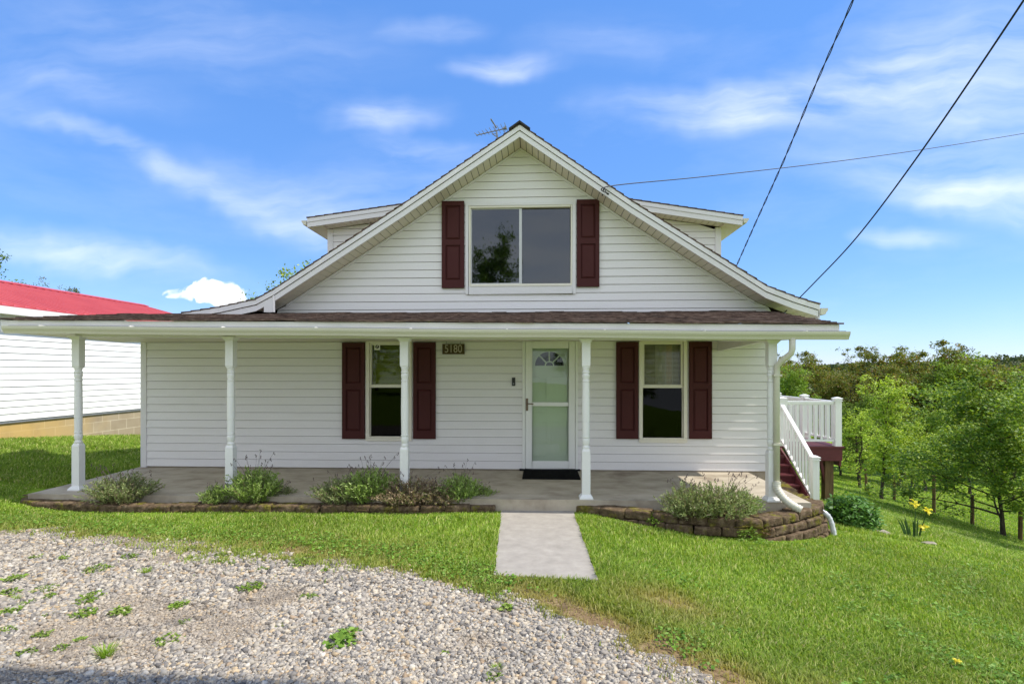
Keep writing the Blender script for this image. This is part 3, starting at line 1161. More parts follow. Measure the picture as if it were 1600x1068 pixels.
# dormers
def dormer(sgn):
    yd, yf = 1.95, 1.62
    if sgn > 0:
        eave = P(1160.5, 337, yf)
        meet = P(985, 311.5, yf)
        wx = X(1124.5, yd)
    else:
        eave = P(480, 340.5, yf)
        meet = P(632, 318.5, yf)
        wx = X(514, yd)
    d = thing('dormer', None, None)
    d.parent = house
    d.location = Vector((wx, yd, 3.5)) - Vector(house.location)
    sl = (meet.z - eave.z) / (meet.x - eave.x)
    rid = Vector((AP.x, yf, eave.z + sl * (AP.x - eave.x)))
    rid.x = AP.x - sgn * -.0 + sgn * .35
    rid.z = eave.z + sl * (rid.x - eave.x)
    # roof
    mb = MB()
    n = 22
    for i in range(n):
        a, b = eave.lerp(rid, i / n), eave.lerp(rid, (i + 1) / n)
        a = a + Vector((sgn * .012, 0, .008))
        slope_slab(mb, a + Vector((0, 0, .01)), b + Vector((0, 0, .01)), yf - .02, 7.4, .02)
    mb.build('dormer_roof', M_SHINGLE, d)
    for lo_, hi_, y_, nm in ((-.085, -.011, yf - .012, 'rake_trim'), (-.18, -.089, yf, 'rake_board')):
        mb = MB()
        a, b = eave, rid
        mb.hexa([(a.x, y_, a.z + lo_), (b.x, y_, b.z + lo_), (b.x, yf + .03, b.z + lo_), (a.x, yf + .03, a.z + lo_), (a.x, y_, a.z + hi_), (b.x, y_, b.z + hi_), (b.x, yf + .03, b.z + hi_), (a.x, yf + .03, a.z + hi_)])
        mb.build(nm, M_TRIM, d)
    # rake soffit
    mb = MB()
    n = int(abs(rid.x - eave.x) / .115)
    for i in range(n):
        a, b = eave.lerp(rid, (i + .03) / n), eave.lerp(rid, (i + .95) / n)
        mb.hexa([(a.x, yf + .03, a.z - .18), (b.x, yf + .03, b.z - .18), (b.x, yd - .02, b.z - .18), (a.x, yd - .02, a.z - .18),
                 (a.x, yf + .03, a.z - .172), (b.x, yf + .03, b.z - .172), (b.x, yd - .02, b.z - .172), (a.x, yd - .02, a.z - .172)])
    mb.build('soffit', M_SOFFIT, d)
    # eave soffit along the side, sloping with the roof
    mb = MB()
    wv = Vector((wx, 0, eave.z + sl * (wx - eave.x)))
    mb.hexa([(eave.x - sgn * .01, yf + .03, eave.z - .19), (wv.x, yf + .03, wv.z - .19), (wv.x, 7.2, wv.z - .19), (eave.x - sgn * .01, 7.2, eave.z - .19),
             (eave.x - sgn * .01, yf + .03, eave.z - .182), (wv.x, yf + .03, wv.z - .182), (wv.x, 7.2, wv.z - .182), (eave.x - sgn * .01, 7.2, eave.z - .182)])
    mb.build('eave_soffit', M_SOFFIT, d)
    mb = MB()
    mb.box((eave.x - .012, yf + .03, eave.z - .18), (eave.x + .012, 7.3, eave.z - .014))
    mb.build('eave_board', M_TRIM, d)
    mb = MB()
    kgutter(mb, (eave.x + sgn * .014, yf - .01, eave.z - .05), (eave.x + sgn * .014, 7.3, eave.z - .06), (sgn, 0, 0), .085, .10)
    mb.build('dormer_gutter', M_GUTTER, d)
    # wall
    mb = MB()
    zl = wv.z - .185
    top = lambda x: eave.z + sl * (x - eave.x) - .185

    def mainz(x):
        return roof_z(x) - .05
    z0 = mainz(wx) - .05
    inner = AP.x + sgn * .6

    def xin(z):                     # where the wall meets the main roof at height z
        for x in np.linspace(wx, inner, 120):
            if roof_z(x) - .05 > z:
                return float(x)
        return inner

    def xtop(z):
        # the wall top slopes; limit on the outer side
        if z <= zl:
            return wx
        return float(np.clip(eave.x + (z + .185 - eave.z) / sl, min(wx, inner), max(wx, inner)))
    if sgn > 0:
        siding(mb, lambda u, o_, z: (u, yd - o_, z), lambda z: min(xin(z), xtop(z)), lambda z: xtop(z), z0, top(inner), .13)
    else:
        siding(mb, lambda u, o_, z: (u, yd - o_, z), lambda z: xtop(z), lambda z: max(xin(z), xtop(z)), z0, top(inner), .13)
    siding(mb, lambda u, o_, z: (wx + sgn * o_, u * sgn, z), lambda z: min(yd * sgn, 7 * sgn), lambda z: max(yd * sgn, 7 * sgn), z0, zl, .13)
    mb.build('dormer_wall', M_SIDING, d)
    mb = MB()
    mb.box((wx - sgn * .09, yd - .024, z0), (wx + sgn * .022, yd + .05, zl))
    mb.build('corner_board', M_TRIM, d)


dormer(1)
dormer(-1)

# ------------------------------------------------------------------ porch roof
YF = -2.16


def zfe(x):            # front edge of the porch roof sags towards the right
    return 2.285 + (2.185 - 2.285) * (x + 6.7) / (3.9 + 6.7)


XPL, XPR = X(1, YF) - .02, X(1314, YF)
ZW = Z(487.5, 820, 0)
mb = MB()
nc, nx = 16, 46
jit = [[random.uniform(-.006, .010) for _ in range(nx + 1)] for _ in range(nc + 1)]
for r in range(nc):
    for c in range(nx):
        xa = XPL + (XPR - XPL) * c / nx
        xb = XPL + (XPR - XPL) * (c + 1) / nx
        def pt(x, r_, j):
            t = r_ / nc
            y = YF - .035 + (0 - (YF - .035)) * t
            z = zfe(x) + (ZW - zfe(x)) * t
            return Vector((x, y, z + j))
        j0 = .012 + random.uniform(-.003, .006)
        sag = .004 * math.sin(xa * 3.1) + .003 * math.sin(xa * 7)
        ex = random.uniform(0, .02) if c == nx - 1 else (-random.uniform(0, .02) if c == 0 else 0)
        a, b, c2, d2 = pt(xa + (ex if c == 0 else 0), r, j0 + sag), pt(xb + (ex if c == nx - 1 else 0), r, j0 + sag), pt(xb + (ex if c == nx - 1 else 0), r + 1.05, .002 + sag), pt(xa + (ex if c == 0 else 0), r + 1.05, .002 + sag)
        dn = Vector((0, 0, -.02))
        mb.hexa([a + dn, b + dn, c2 + dn, d2 + dn, a, b, c2, d2])
mb.build('porch_roof', M_SHINGLE, house)
# roof deck, fascia, ceiling, end boards
def band(name, z_hi, z_lo, y0, y1, mat, x0=None, x1=None):
    mb = MB()
    a = XPL + .03 if x0 is None else x0
    b = XPR - .03 if x1 is None else x1
    n = 8
    for i in range(n):
        p, q_ = a + (b - a) * i / n, a + (b - a) * (i + 1) / n
        mb.hexa([(p, y0, zfe(p) + z_lo), (q_, y0, zfe(q_) + z_lo), (q_, y1, zfe(q_) + z_lo), (p, y1, zfe(p) + z_lo), (p, y0, zfe(p) + z_hi), (q_, y0, zfe(q_) + z_hi), (q_, y1, zfe(q_) + z_hi), (p, y1, zfe(p) + z_hi)])
    return mb.build(name, mat, house)


band('porch_fascia', -.012, -.165, YF, YF + .03, M_TRIM)
mb = MB()
a, b = XPL + .03, XPR - .03
n = 40
zc = lambda x, y: (zfe(x) - .165) + (2.10 - (zfe(x) - .165)) * (y - YF) / (0 - YF)
yy = np.linspace(YF + .031, 0.0, 18)
for i in range(len(yy) - 1):
    y0, y1 = yy[i], yy[i] + (yy[i + 1] - yy[i]) * .965
    mb.hexa([(a, y0, zc(a, y0)), (b, y0, zc(b, y0)), (b, y1, zc(b, y1)), (a, y1, zc(a, y1)), (a, y0, zc(a, y0) + .01), (b, y0, zc(b, y0) + .01), (b, y1, zc(b, y1) + .01), (a, y1, zc(a, y1) + .01)])
mb.build('porch_ceiling', M_SOFFIT, house)
for nm, xx, s in (('porch_end_board', a, -1), ('porch_end_board', b, 1)):
    mb = MB()
    x0, x1 = (xx - .012, xx) if s < 0 else (xx, xx + .012)
    mb.hexa([(x0, YF, zfe(xx) - .168), (x1, YF, zfe(xx) - .168), (x1, 0, 2.095), (x0, 0, 2.095), (x0, YF, zfe(xx) - .012), (x1, YF, zfe(xx) - .012), (x1, 0, ZW - .02), (x0, 0, ZW - .02)])
    mb.build(nm, M_TRIM, house)
# beam over the posts and the end beam to the wall on the right
mb = MB()
XPOST = [(X(122.5, -1.78), -1.78), (X(361, -1.85), -1.85), (X(632.5, -1.91), -1.91), (X(915.5, -1.97), -1.97), (X(1205, -1.99), -1.99)]
x1, y1 = XPOST[-1]
mb.hexa([(x1 - .04, y1, 2.0), (x1 + .04, y1, 2.0), (x1 + .04, -.02, 1.935), (x1 - .04, -.02, 1.935), (x1 - .04, y1, 2.06), (x1 + .04, y1, 2.06), (x1 + .04, -.02, 2.095), (x1 - .04, -.02, 2.095)])
mb.build('end_beam', M_TRIM, house)
mb = MB()
for (xa, ya), (xb, yb) in zip(XPOST, XPOST[1:]):
    mb.hexa([(xa, ya - .05, zfe(xa) - .205), (xb, yb - .05, zfe(xb) - .205), (xb, yb + .05, zfe(xb) - .205), (xa, ya + .05, zfe(xa) - .205),
             (xa, ya - .05, zfe(xa) - .15), (xb, yb - .05, zfe(xb) - .15), (xb, yb + .05, zfe(xb) - .15), (xa, ya + .05, zfe(xa) - .15)])
mb.build('porch_beam', M_TRIM, house)

# gutter
gl = P(2, 508.6, YF - .1)
gr = P(1329, 518, YF - .1)
mb = MB()
npt = 12
pts = []
for i in range(npt + 1):
    p = gl.lerp(gr, i / npt)
    pts.append(Vector((p.x, YF - .004, p.z + .004 * math.sin(i * 1.7))))
for a, b in zip(pts, pts[1:]):
    kgutter(mb, a, b, (0, -1, 0), .095, .10)
mb.build('porch_gutter', M_GUTTER, house)
for k in range(9):
    mb = MB()
    x = gl.x + .5 + k * 1.2
    z = gl.z + (gr.z - gl.z) * (x - gl.x) / (gr.x - gl.x)
    mb.box((x - .008, YF - .1, z - .002), (x + .008, YF + .002, z + .012))
    mb.build('gutter_hanger', M_TRIM, house)

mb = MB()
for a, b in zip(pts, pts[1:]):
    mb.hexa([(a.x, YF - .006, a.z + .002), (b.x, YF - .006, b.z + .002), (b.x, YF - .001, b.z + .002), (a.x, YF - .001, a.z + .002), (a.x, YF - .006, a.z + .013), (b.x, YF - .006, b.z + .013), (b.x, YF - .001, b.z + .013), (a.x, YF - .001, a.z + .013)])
mb.build('gutter_shadow_line', M_METAL, house)  # grey strip on the fascia, paints a shadow line above the gutter lip
# downspout at the right post
def flat_tube(mb, pts, w, d):
    for a, b in zip(pts, pts[1:]):
        mb.tube([a, b], w, 10)


dsx = X(1213.5, -2.06)
t0 = P(1238, 528, -2.2)
ds_pts = [t0, P(1238, 545, -2.2), P(1236, 552, -2.19), P(1222, 563, -2.12), P(1214.5, 571, -2.07), Vector((dsx, -2.06, P(1213.5, 582, -2.06).z)), Vector((dsx, -2.06, P(1213, 756, -2.06).z))]
mb = MB()
mb.tube(ds_pts, .037, 12)
mb.build('downspout', M_GUTTER, house, smooth=True)
for zz in (1.55, .7):
    mb = MB()
    mb.box((dsx - .05, -2.10, zz), (dsx + .05, -2.01, zz + .025))
    mb.build('downspout_strap', M_GUTTER, house)

# posts
def post(x, y):
    mb = MB()
    zt = zfe(x) - .19
    h = .052
    mb.prism([(x - h, y - h), (x + h, y - h), (x + h, y + h), (x - h, y + h)], 'z', .0, .60)
    mb.hexa([(x - h, y - h, .60), (x + h, y - h, .60), (x + h, y + h, .60), (x - h, y + h, .60), (x - .038, y - .038, .635), (x + .038, y - .038, .635), (x + .038, y + .038, .635), (x - .038, y + .038, .635)])
    r = .046
    pr = [(.036, .625), (.047, .64), (.049, .655), (.040, .665), (.038, .675), (.046, .70), (.050, .735), (.047, .755), (.039, .765), (.049, .772), (.049, .788), (.041, .795), (.045, .80), (.047, .96), (.0475, .965), (.043, .970), (.0475, .976), (.049, 1.12), (.0475, 1.27), (.043, 1.275), (.0475, 1.281), (.045, 1.47),
          (.039, 1.475), (.048, 1.482), (.049, 1.497), (.040, 1.505), (.045, 1.53), (.050, 1.56), (.046, 1.578), (.039, 1.585), (.049, 1.592), (.049, 1.61), (.040, 1.618), (.044, 1.635), (.050, 1.655), (.036, 1.67)]
    mb.lathe((x, y), pr, 24)
    mb.hexa([(x - .038, y - .038, 1.655), (x + .038, y - .038, 1.655), (x + .038, y + .038, 1.655), (x - .038, y + .038, 1.655), (x - h, y - h, 1.685), (x + h, y - h, 1.685), (x + h, y + h, 1.685), (x - h, y + h, 1.685)])
    mb.prism([(x - h, y - h), (x + h, y - h), (x + h, y + h), (x - h, y + h)], 'z', 1.685, zt - .03)
    o = mb.build('porch_post', M_POST, house)
    mb = MB()
    w = .085
    mb.hexa([(x - w, y - w, .0), (x + w, y - w, .0), (x + w, y + w, .0), (x - w, y + w, .0), (x - w, y - w, .018), (x + w, y - w, .018), (x + w, y + w, .018), (x - w, y + w, .018)])
    k = h + .004
    mb.hexa([(x - w, y - w, .018), (x + w, y - w, .018), (x + w, y + w, .018), (x - w, y + w, .018), (x - k, y - k, .055), (x + k, y - k, .055), (x + k, y + k, .055), (x - k, y + k, .055)])
    mb.build('post_base', M_POST, o)
    mb = MB()
    mb.hexa([(x - k, y - k, zt - .05), (x + k, y - k, zt - .05), (x + k, y + k, zt - .05), (x - k, y + k, zt - .05), (x - w, y - w, zt - .012), (x + w, y - w, zt - .012), (x + w, y + w, zt - .012), (x - w, y + w, zt - .012)])
    mb.box((x - w - .004, y - w - .004, zt - .012), (x + w + .004, y + w + .004, zt - .001))
    mb.build('post_cap', M_POST, o)


for x, y in XPOST:
    post(x, y)

# ------------------------------------------------------------------ shutters, windows, door
def shutter(x0, x1, z0, z1, split):
    s = thing('shutter', None, None)
    mb = MB()
    yb, yf = -.020, -.055
    w = x1 - x0
    st = w * .17
    mb.box((x0, yb - .012, z0), (x1, yb, z1))
    zs = z0 + (z1 - z0) * (1 - split)
    rt = .055
    mb.box((x0, yf, z0), (x0 + st, yb - .012, z1))
    mb.box((x1 - st, yf, z0), (x1, yb - .012, z1))
    zones = [(z0, z0 + .13), (zs - .045, zs + .045), (z1 - .075, z1)]
    for a, b in zones:
        mb.box((x0 + st, yf + .0005, a), (x1 - st, yb - .012, b))
    for a, b in ((z0 + .13, zs - .045), (zs + .045, z1 - .075)):
        g, g2 = .012, .035
        xa, xb = x0 + st, x1 - st
        o4 = [(xa + g, yb - .014, a + g), (xb - g, yb - .014, a + g), (xb - g, yb - .014, b - g), (xa + g, yb - .014, b - g)]
        i4 = [(xa + g2, yf + .006, a + g2), (xb - g2, yf + .006, a + g2), (xb - g2, yf + .006, b - g2), (xa + g2, yf + .006, b - g2)]
        mb.face(i4)
        for k in range(4):
            l = (k + 1) % 4
            mb.face([o4[k], o4[l], i4[l], i4[k]])
    COL.objects.unlink(s)
    bpy.data.objects.remove(s)
    return mb.build('shutter', M_SHUT, house)


for a, b, p in ((536, 571, 553), (646.5, 681.3, 664), (962.3, 996.6, 979), (1075.8, 1111, 1093)):
    shutter(X(a), X(b), Z(684.8, p), 2.085, .455)
shutter(X(691), X(725.8), Z(450.5, 708), Z(315.5, 708), .475)
shutter(X(901), X(936), Z(448.5, 918), Z(313, 918), .475)


def frame_rect(mb, x0, x1, z0, z1, w, y0, y1, sill=None):
    """four members butted end to end"""
    mb.box((x0, y0, z0), (x0 + w, y1, z1))
    mb.box((x1 - w, y0, z0), (x1, y1, z1))
    mb.box((x0 + w, y0, z1 - w), (x1 - w, y1, z1))
    mb.box((x0 + w, y0, z0), (x1 - w, y1, z0 + (sill or w)))


def window(x0, x1, z0, z1, blind, curtain=None):
    w = thing('window', None, None)
    w.parent = house
    w.location = Vector(((x0 + x1) / 2, 0, z0)) - Vector(house.location)
    mb = MB()
    frame_rect(mb, x0, x1, z0, z1, .055, -.038, .06, .055)
    mb.box((x0 + .004, -.055, z0 + .052), (x1 - .004, -.038, z0 + .075))
    mb.build('window_frame', M_WTRIM, w, bevel=.004)
    a, b, c, d = x0 + .056, x1 - .056, z0 + .056, z1 - .056
    zm = Z(604, 1036)
    mb = MB()
    frame_rect(mb, a, b, zm - .0, d, .035, .0, .04)
    mb.build('upper_sash', M_WTRIM, w, bevel=.003)
    mb = MB()
    frame_rect(mb, a + .001, b - .001, c, zm - .002, .014, .02, .058)
    mb.box((a - .002, -.006, zm - .018), (b + .002, .0, zm + .014))
    mb.build('lower_sash', M_WTRIM, w, bevel=.003)
    mb = MB()
    mb.box((a + .03, .018, zm + .03), (b - .03, .022, d - .03))
    mb.build('pane', M_GLASS, w)
    mb = MB()
    mb.box((a + .014, .036, c + .012), (b - .014, .040, zm - .015))
    mb.build('pane', M_SCREEN, w)
    # insect screen over the lower sash is what makes it read so dark
    mb = MB()
    zc = zm - .01
    nsl = 34
    bz0 = zm + .02
    for i in range(nsl):
        z = bz0 + (d - bz0) * i / nsl
        mb.face([(a + .03, .075, z), (b - .03, .075, z), (b - .03, .090, z + .012), (a + .03, .090, z + .012)])
    mb.box((a + .03, .07, bz0 - .02), (b - .03, .092, bz0 - .004))
    mb.build('blind', blind, w)
    if curtain:
        mb = MB()
        n = 30
        for i in range(n):
            xa = a + (b - a) * i / n
            xb = a + (b - a) * (i + 1) / n
            m_ = 0 if (.62 < (i + .5) / n < .78) else 1
            ya = .14 + .015 * math.sin(i * 1.3)
            yb_ = .14 + .015 * math.sin((i + 1) * 1.3)
            if .38 < (i + .5) / n < .8:
                mb.face([(xa, ya, zm), (xb, yb_, zm), (xb, yb_, d), (xa, ya, d)], m_)
        mb.build('curtain', [M_ORANGE, M_GREYCURT], w)
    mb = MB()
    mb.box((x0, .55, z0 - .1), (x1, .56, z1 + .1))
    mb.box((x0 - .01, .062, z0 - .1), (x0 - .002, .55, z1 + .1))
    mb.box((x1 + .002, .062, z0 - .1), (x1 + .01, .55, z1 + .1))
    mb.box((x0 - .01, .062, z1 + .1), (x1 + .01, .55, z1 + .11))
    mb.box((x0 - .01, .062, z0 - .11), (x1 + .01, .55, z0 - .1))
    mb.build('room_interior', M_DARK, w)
    return w


win1 = window(*W1[:2], W1[2], 2.137, M_GREENBLIND)
window(*W2[:2], W2[2], 2.137, M_BLIND, True)
# small notice behind the upper pane
mb = MB()
sx0, sx1, sz0, sz1 = X(584.5), X(593.5), Z(546.5, 589), Z(537, 589)
mb.box((sx0, .013, sz0), (sx1, .016, sz1))
st_ = mb.build('notice', M_PAPER, win1)
mb = MB()
cxn, czn = (sx0 + sx1) / 2, (sz0 + sz1) / 2 + .004
ring = [(cxn + .031 * math.cos(k * math.pi / 8), czn + .031 * math.sin(k * math.pi / 8)) for k in range(16)]
mb.prism(ring, 'y', .0105, .0128)
mb.build('emblem', M_BLACK, st_)
mb = MB()
mb.prism([(cxn - .012, czn - .02), (cxn - .004, czn - .02), (cxn + .012, czn + .018), (cxn - .004, czn + .018)], 'y', .0085, .0102)
mb.build('emblem', M_PAPER, st_)

# gable slider
x0, x1, z0, z1 = GW
w = thing('window', None, None)
w.parent = house
w.location = Vector(((x0 + x1) / 2, 0, z0)) - Vector(house.location)
mb = MB()
frame_rect(mb, x0, x1, z0, z1, .052, -.036, .06, .135)
mb.build('window_frame', M_TRIM, w, bevel=.004)
mb = MB()
frame_rect(mb, x0 + .053, x1 - .053, z0 + .136, z1 - .053, .032, -.028, .06)
mb.box((x0 + .08, -.045, z0 + .125), (x1 - .08, -.037, z0 + .14))
mb.build('inner_frame', M_WTRIM, w, bevel=.003)
a, b, c, d = x0 + .086, x1 - .086, z0 + .169, z1 - .086
xm = X(813.3)
mb = MB()
frame_rect(mb, a, xm + .022, c, d, .016, .012, .030)
mb.box((xm - .022, .004, c + .016), (xm + .021, .012, d - .016))
mb.build('sliding_sash', M_ALU, w)
mb = MB()
mb.box((a + .012, .02, c + .012), (xm, .024, d - .012))
mb.build('pane', M_GABLE, w)
mb = MB()
mb.box((xm + .002, .04, c), (b, .044, d))
mb.build('pane', M_GABLE, w)
mb = MB()
mb.box((x0, .9, z0 - .05), (x1, .91, z1 + .05))
mb.box((x0 - .01, .062, z0 - .05), (x0 - .002, .9, z1 + .05))
mb.box((x1 + .002, .062, z0 - .05), (x1 + .01, .9, z1 + .05))
mb.box((x0 - .01, .062, z1 + .05), (x1 + .01, .9, z1 + .06))
mb.box((x0 - .01, .062, z0 - .06), (x1 + .01, .9, z0 - .05))
mb.build('room_interior', MATS['grey_curtain'], w)

# door: white panel door with a fanlight behind a full view storm door
x0, x1, z0, z1 = DO
d = thing('front_door', None, None)
d.parent = house
d.location = Vector(((x0 + x1) / 2, 0, 0)) - Vector(house.location)
mb = MB()
mb.box((x0, -.036, 0.03), (x0 + .042, .1, z1))
mb.box((x1 - .042, -.036, 0.03), (x1, .1, z1))
mb.box((x0 + .042, -.036, z1 - .02), (x1 - .042, .1, z1))
mb.build('door_casing', M_DOOR, d, bevel=.004)
mb = MB()
mb.box((x0 - .05, -.06, .004), (x1 + .03, .1, .03))
mb.build('threshold', M_DARK, d)
a, b, zt = x0 + .047, x1 - .047, z1 - .024
sa, sb = X(831.5), X(888.5)
g0, g1, gm0, gm1 = Z(719.5, 860), Z(544, 860), Z(634, 860), Z(628, 860)
mb = MB()
mb.box((a, -.03, .034), (sa, .012, zt))
mb.box((sb, -.03, .034), (b, .012, zt))
mb.box((sa, -.03, g1), (sb, .012, zt))
mb.box((sa, -.03, .034), (sb, .012, g0))
mb.box((sa, -.026, gm0), (sb, .012, gm1))
mb.build('storm_door_frame', M_DOOR, d, bevel=.004)
mb = MB()
mb.box((sa + .001, -.006, g0 + .001), (sb - .001, -.003, gm0 - .001))
mb.build('pane', M_DOORGLASS, d)
mb = MB()
mb.box((sa + .001, -.006, gm1 + .001), (sb - .001, -.003, g1 - .001))
mb.build('pane', M_DOORGLASS, d)
# inner door leaf
fcx, fz0, fr = X(858.5), Z(571, 858), .262
mb = MB()
mb.box((x0 + .044, .07, .03), (x1 - .044, .11, z1 - .022))
for (u0, u1) in ((fcx - .29, fcx - .04), (fcx + .04, fcx + .29)):
    for (q0, q1) in ((.22, .78), (.92, 1.52)):
        frame_rect(mb, u0, u1, q0, q1, .02, .060, .0695)
mb.build('door_leaf', M_DOOR, d, bevel=.003)
arc = [(fcx + fr * math.cos(k * math.pi / 20), fz0 + fr * .98 * math.sin(k * math.pi / 20)) for k in range(21)]
mb = MB()
mb.prism(arc, 'y', .058, .066)
fl = mb.build('fanlight', M_DARK, d)
mb = MB()
for k in range(20):
    p0, p1 = arc[k], arc[k + 1]
    i0 = (fcx + (p0[0] - fcx) * .9, fz0 + (p0[1] - fz0) * .9)
    i1 = (fcx + (p1[0] - fcx) * .9, fz0 + (p1[1] - fz0) * .9)
    mb.prism([p0, p1, i1, i0], 'y', .048, .0575)
    j0 = (fcx + (p0[0] - fcx) * .30, fz0 + (p0[1] - fz0) * .30)
    j1 = (fcx + (p1[0] - fcx) * .30, fz0 + (p1[1] - fz0) * .30)
    k0 = (fcx + (p0[0] - fcx) * .22, fz0 + (p0[1] - fz0) * .22)
    k1 = (fcx + (p1[0] - fcx) * .22, fz0 + (p1[1] - fz0) * .22)
    mb.prism([j0, j1, k1, k0], 'y', .049, .0575)
for ang in (45, 90, 135):
    ca, sa_ = math.cos(R(ang)), math.sin(R(ang))
    pxx, pzz = -sa_ * .011, ca * .011
    mb.prism([(fcx + ca * fr * .29 + pxx, fz0 + sa_ * fr * .29 + pzz), (fcx + ca * fr * .29 - pxx, fz0 + sa_ * fr * .29 - pzz), (fcx + ca * fr * .91 - pxx, fz0 + sa_ * fr * .91 - pzz), (fcx + ca * fr * .91 + pxx, fz0 + sa_ * fr * .91 + pzz)], 'y', .050, .0575)
mb.box((fcx - fr, .048, fz0 - .026), (fcx + fr, .0575, fz0))
mb.build('fanlight_bars', M_DOOR, fl)
mb = MB()
hx, hz = X(823.5), Z(631.5, 824)
mb.box((hx - .018, -.04, hz - .10), (hx + .018, -.0305, hz + .10))
mb.tube([(hx, -.04, hz + .015), (hx, -.075, hz + .015), (hx + .02, -.08, hz + .015), (hx + .105, -.078, hz + .012)], .009, 8)
mb.build('door_handle', M_BRONZE, d, smooth=False)

# ------------------------------------------------------------------ small things on the porch
t = thing('doorbell', 'small black rectangular doorbell on the siding left of the front door', 'doorbell', (X(802.5), -.018, Z(596, 802)))
mb = MB()
bx0, bx1, bz0, bz1 = X(800), X(805.2), Z(602.5, 802), Z(589.5, 802)
mb.box((bx0, -.042, bz0), (bx1, -.016, bz1))
mb.build('housing', M_BLACK, t, bevel=.008)
mb = MB()
mb.lathe(((bx0 + bx1) / 2, 0), [(.001, 0), (.014, .0005)], 12)
me_ = mb.mesh('button')
me_.transform(Matrix.Translation(((bx0 + bx1) / 2, -.0435, bz0 + .035)) @ Matrix.Rotation(R(90), 4, 'X') @ Matrix.Translation((-(bx0 + bx1) / 2, 0, 0)))
link_mesh('button', me_, M_METAL, t)

mb = MB()
mx0, mx1 = PZ(816, 747, .012).x, PZ(907, 747, .012).x
my0, my1 = PZ(860, 747.5, .012).y, -.07
mb.box((mx0, my0, .001), (mx1, my1, .013))
nr = 26
for i in range(nr):
    xx = mx0 + .02 + (mx1 - mx0 - .04) * i / (nr - 1)
    mb.box((xx - .006, my0 + .012, .013), (xx + .006, my1 - .012, .018))
o = mb.build('door_mat', mat_paint('rubber_mat', (.008, .008, .008), .95, .1, (.03, .03, .03), 8, .05, spec=.05))
props(o, 'black ribbed door mat lying at the front door sill', 'door mat')

t = thing('house_number_sign', 'hanging brown wooden sign with the numbers 5180 beside a shutter', 'sign', (X(709), -.05, Z(553, 709)))
mb = MB()
a, b, c, dd = X(692), X(726.5), Z(553.3, 709), Z(537.3, 709)
mb.box((a, -.062, c), (b, -.044, dd))
mb.build('board', M_SIGN, t, bevel=.003)
for xx in (X(698), X(720)):
    mb = MB()
    mb.tube([(xx, -.052, dd - .005), (xx, -.052, dd + .022), (xx + .006, -.052, dd + .03), (xx + .006, -.052, 2.10)], .0035, 6)
    mb.build('hook', M_METAL, t)
cu = bpy.data.curves.new('numerals', 'FONT')
cu.body = '5180'
cu.size = .185
cu.extrude = .003
cu.align_x = 'CENTER'
cu.align_y = 'CENTER'
cu.space_character = 1.02
cu.materials.append(M_LETTER)
tmp = bpy.data.objects.new('numerals_text', cu)
COL.objects.link(tmp)
bpy.context.view_layer.update()
nme = bpy.data.meshes.new_from_object(tmp.evaluated_get(bpy.context.evaluated_depsgraph_get()))
nme.name = 'numerals'
bpy.data.objects.remove(tmp)
to = bpy.data.objects.new('numerals', nme)
COL.objects.link(to)
to.parent = t
to.location = Vector(((a + b) / 2, -.066, (c + dd) / 2)) - Vector(t.location)
to.rotation_euler = (R(90), 0, 0)
to.scale = (.78, 1, 1)

# corrugated drain hose from the downspout over the bed, and its grey outlet
mb = MB()
hp = [Vector((dsx, -2.06, P(1213, 752, -2.06).z)), P(1214, 762, -2.08), P(1222, 775, -2.14), P(1235, 787, -2.22), P(1252, 796.5, -2.28)]
hp = smooth_pts(hp, 10)
rr = [.048 + .005 * math.sin(i * 2.1) for i in range(len(hp))]
mb.tube(hp, rr, 14)
o = mb.build('drain_hose', M_GUTTER, None, True)
props(o, 'white corrugated drain hose running from downspout onto the block wall', 'drain hose')
mb = MB()
q0, q1 = P(1287, 800, -1.9), P(1304, 837, -1.95)
hp = smooth_pts([q0 + Vector((-.12, .15, .03)), q0, q0.lerp(q1, .4) + Vector((.03, 0, .02)), q1], 8)
mb.tube(hp, [.031 + .003 * math.sin(i * 2.2) for i in range(len(hp))], 12)
o = mb.build('drain_outlet', M_ALU, None, True)
props(o, 'grey pipe outlet bending down the right end of block wall', 'drain pipe')

# ------------------------------------------------------------------ TV antenna on the ridge
ay = 4.4
bl, br_ = P(744, 211.5, ay), P(791, 200.5, ay)
t = thing('tv_antenna', 'small metal television antenna standing behind the roof ridge', 'antenna', (P(776, 212, ay).x, ay, P(776, 215, ay).z))
mb = MB()
mc = P(776, 206, ay)
mb.tube([mc, P(781, 222, ay) + Vector((0, 0, -.5))], .02, 8)
mb.tube([mc + Vector((0, 0, -.05)), P(769, 209, ay), P(779, 216, ay)], .014, 6)
mb.build('mast', M_METAL, t)
mb = MB()
mb.tube([bl, br_], .014, 6)
for k in range(9):
    p = bl.lerp(br_, k / 8)
    ln = .10 + .02 * k
    mb.tube([p + Vector((-.03, -ln, .02)), p + Vector((.03, ln, .02))], .007, 5)
    mb.tube([p, p + Vector((0, 0, .045))], .006, 5)
mb.build('boom', M_METAL, t)
mb = MB()
p = P(771, 193, ay)
mb.tube([p + Vector((-.05, -.15, .04)), p + Vector((.06, .15, -.04))], .018, 6)
mb.tube([P(771, 193, ay), mc], .006, 5)
mb.build('reflector', M_METAL, t)
mb = MB()
p = P(789, 200.5, ay)
mb.tube([p + Vector((0, 0, -.16)), p + Vector((0, 0, .06))], .010, 6)
mb.box(p - Vector((.04, .04, .02)), p + Vector((.04, .04, .02)))
mb.build('feed_box', M_METAL, t)

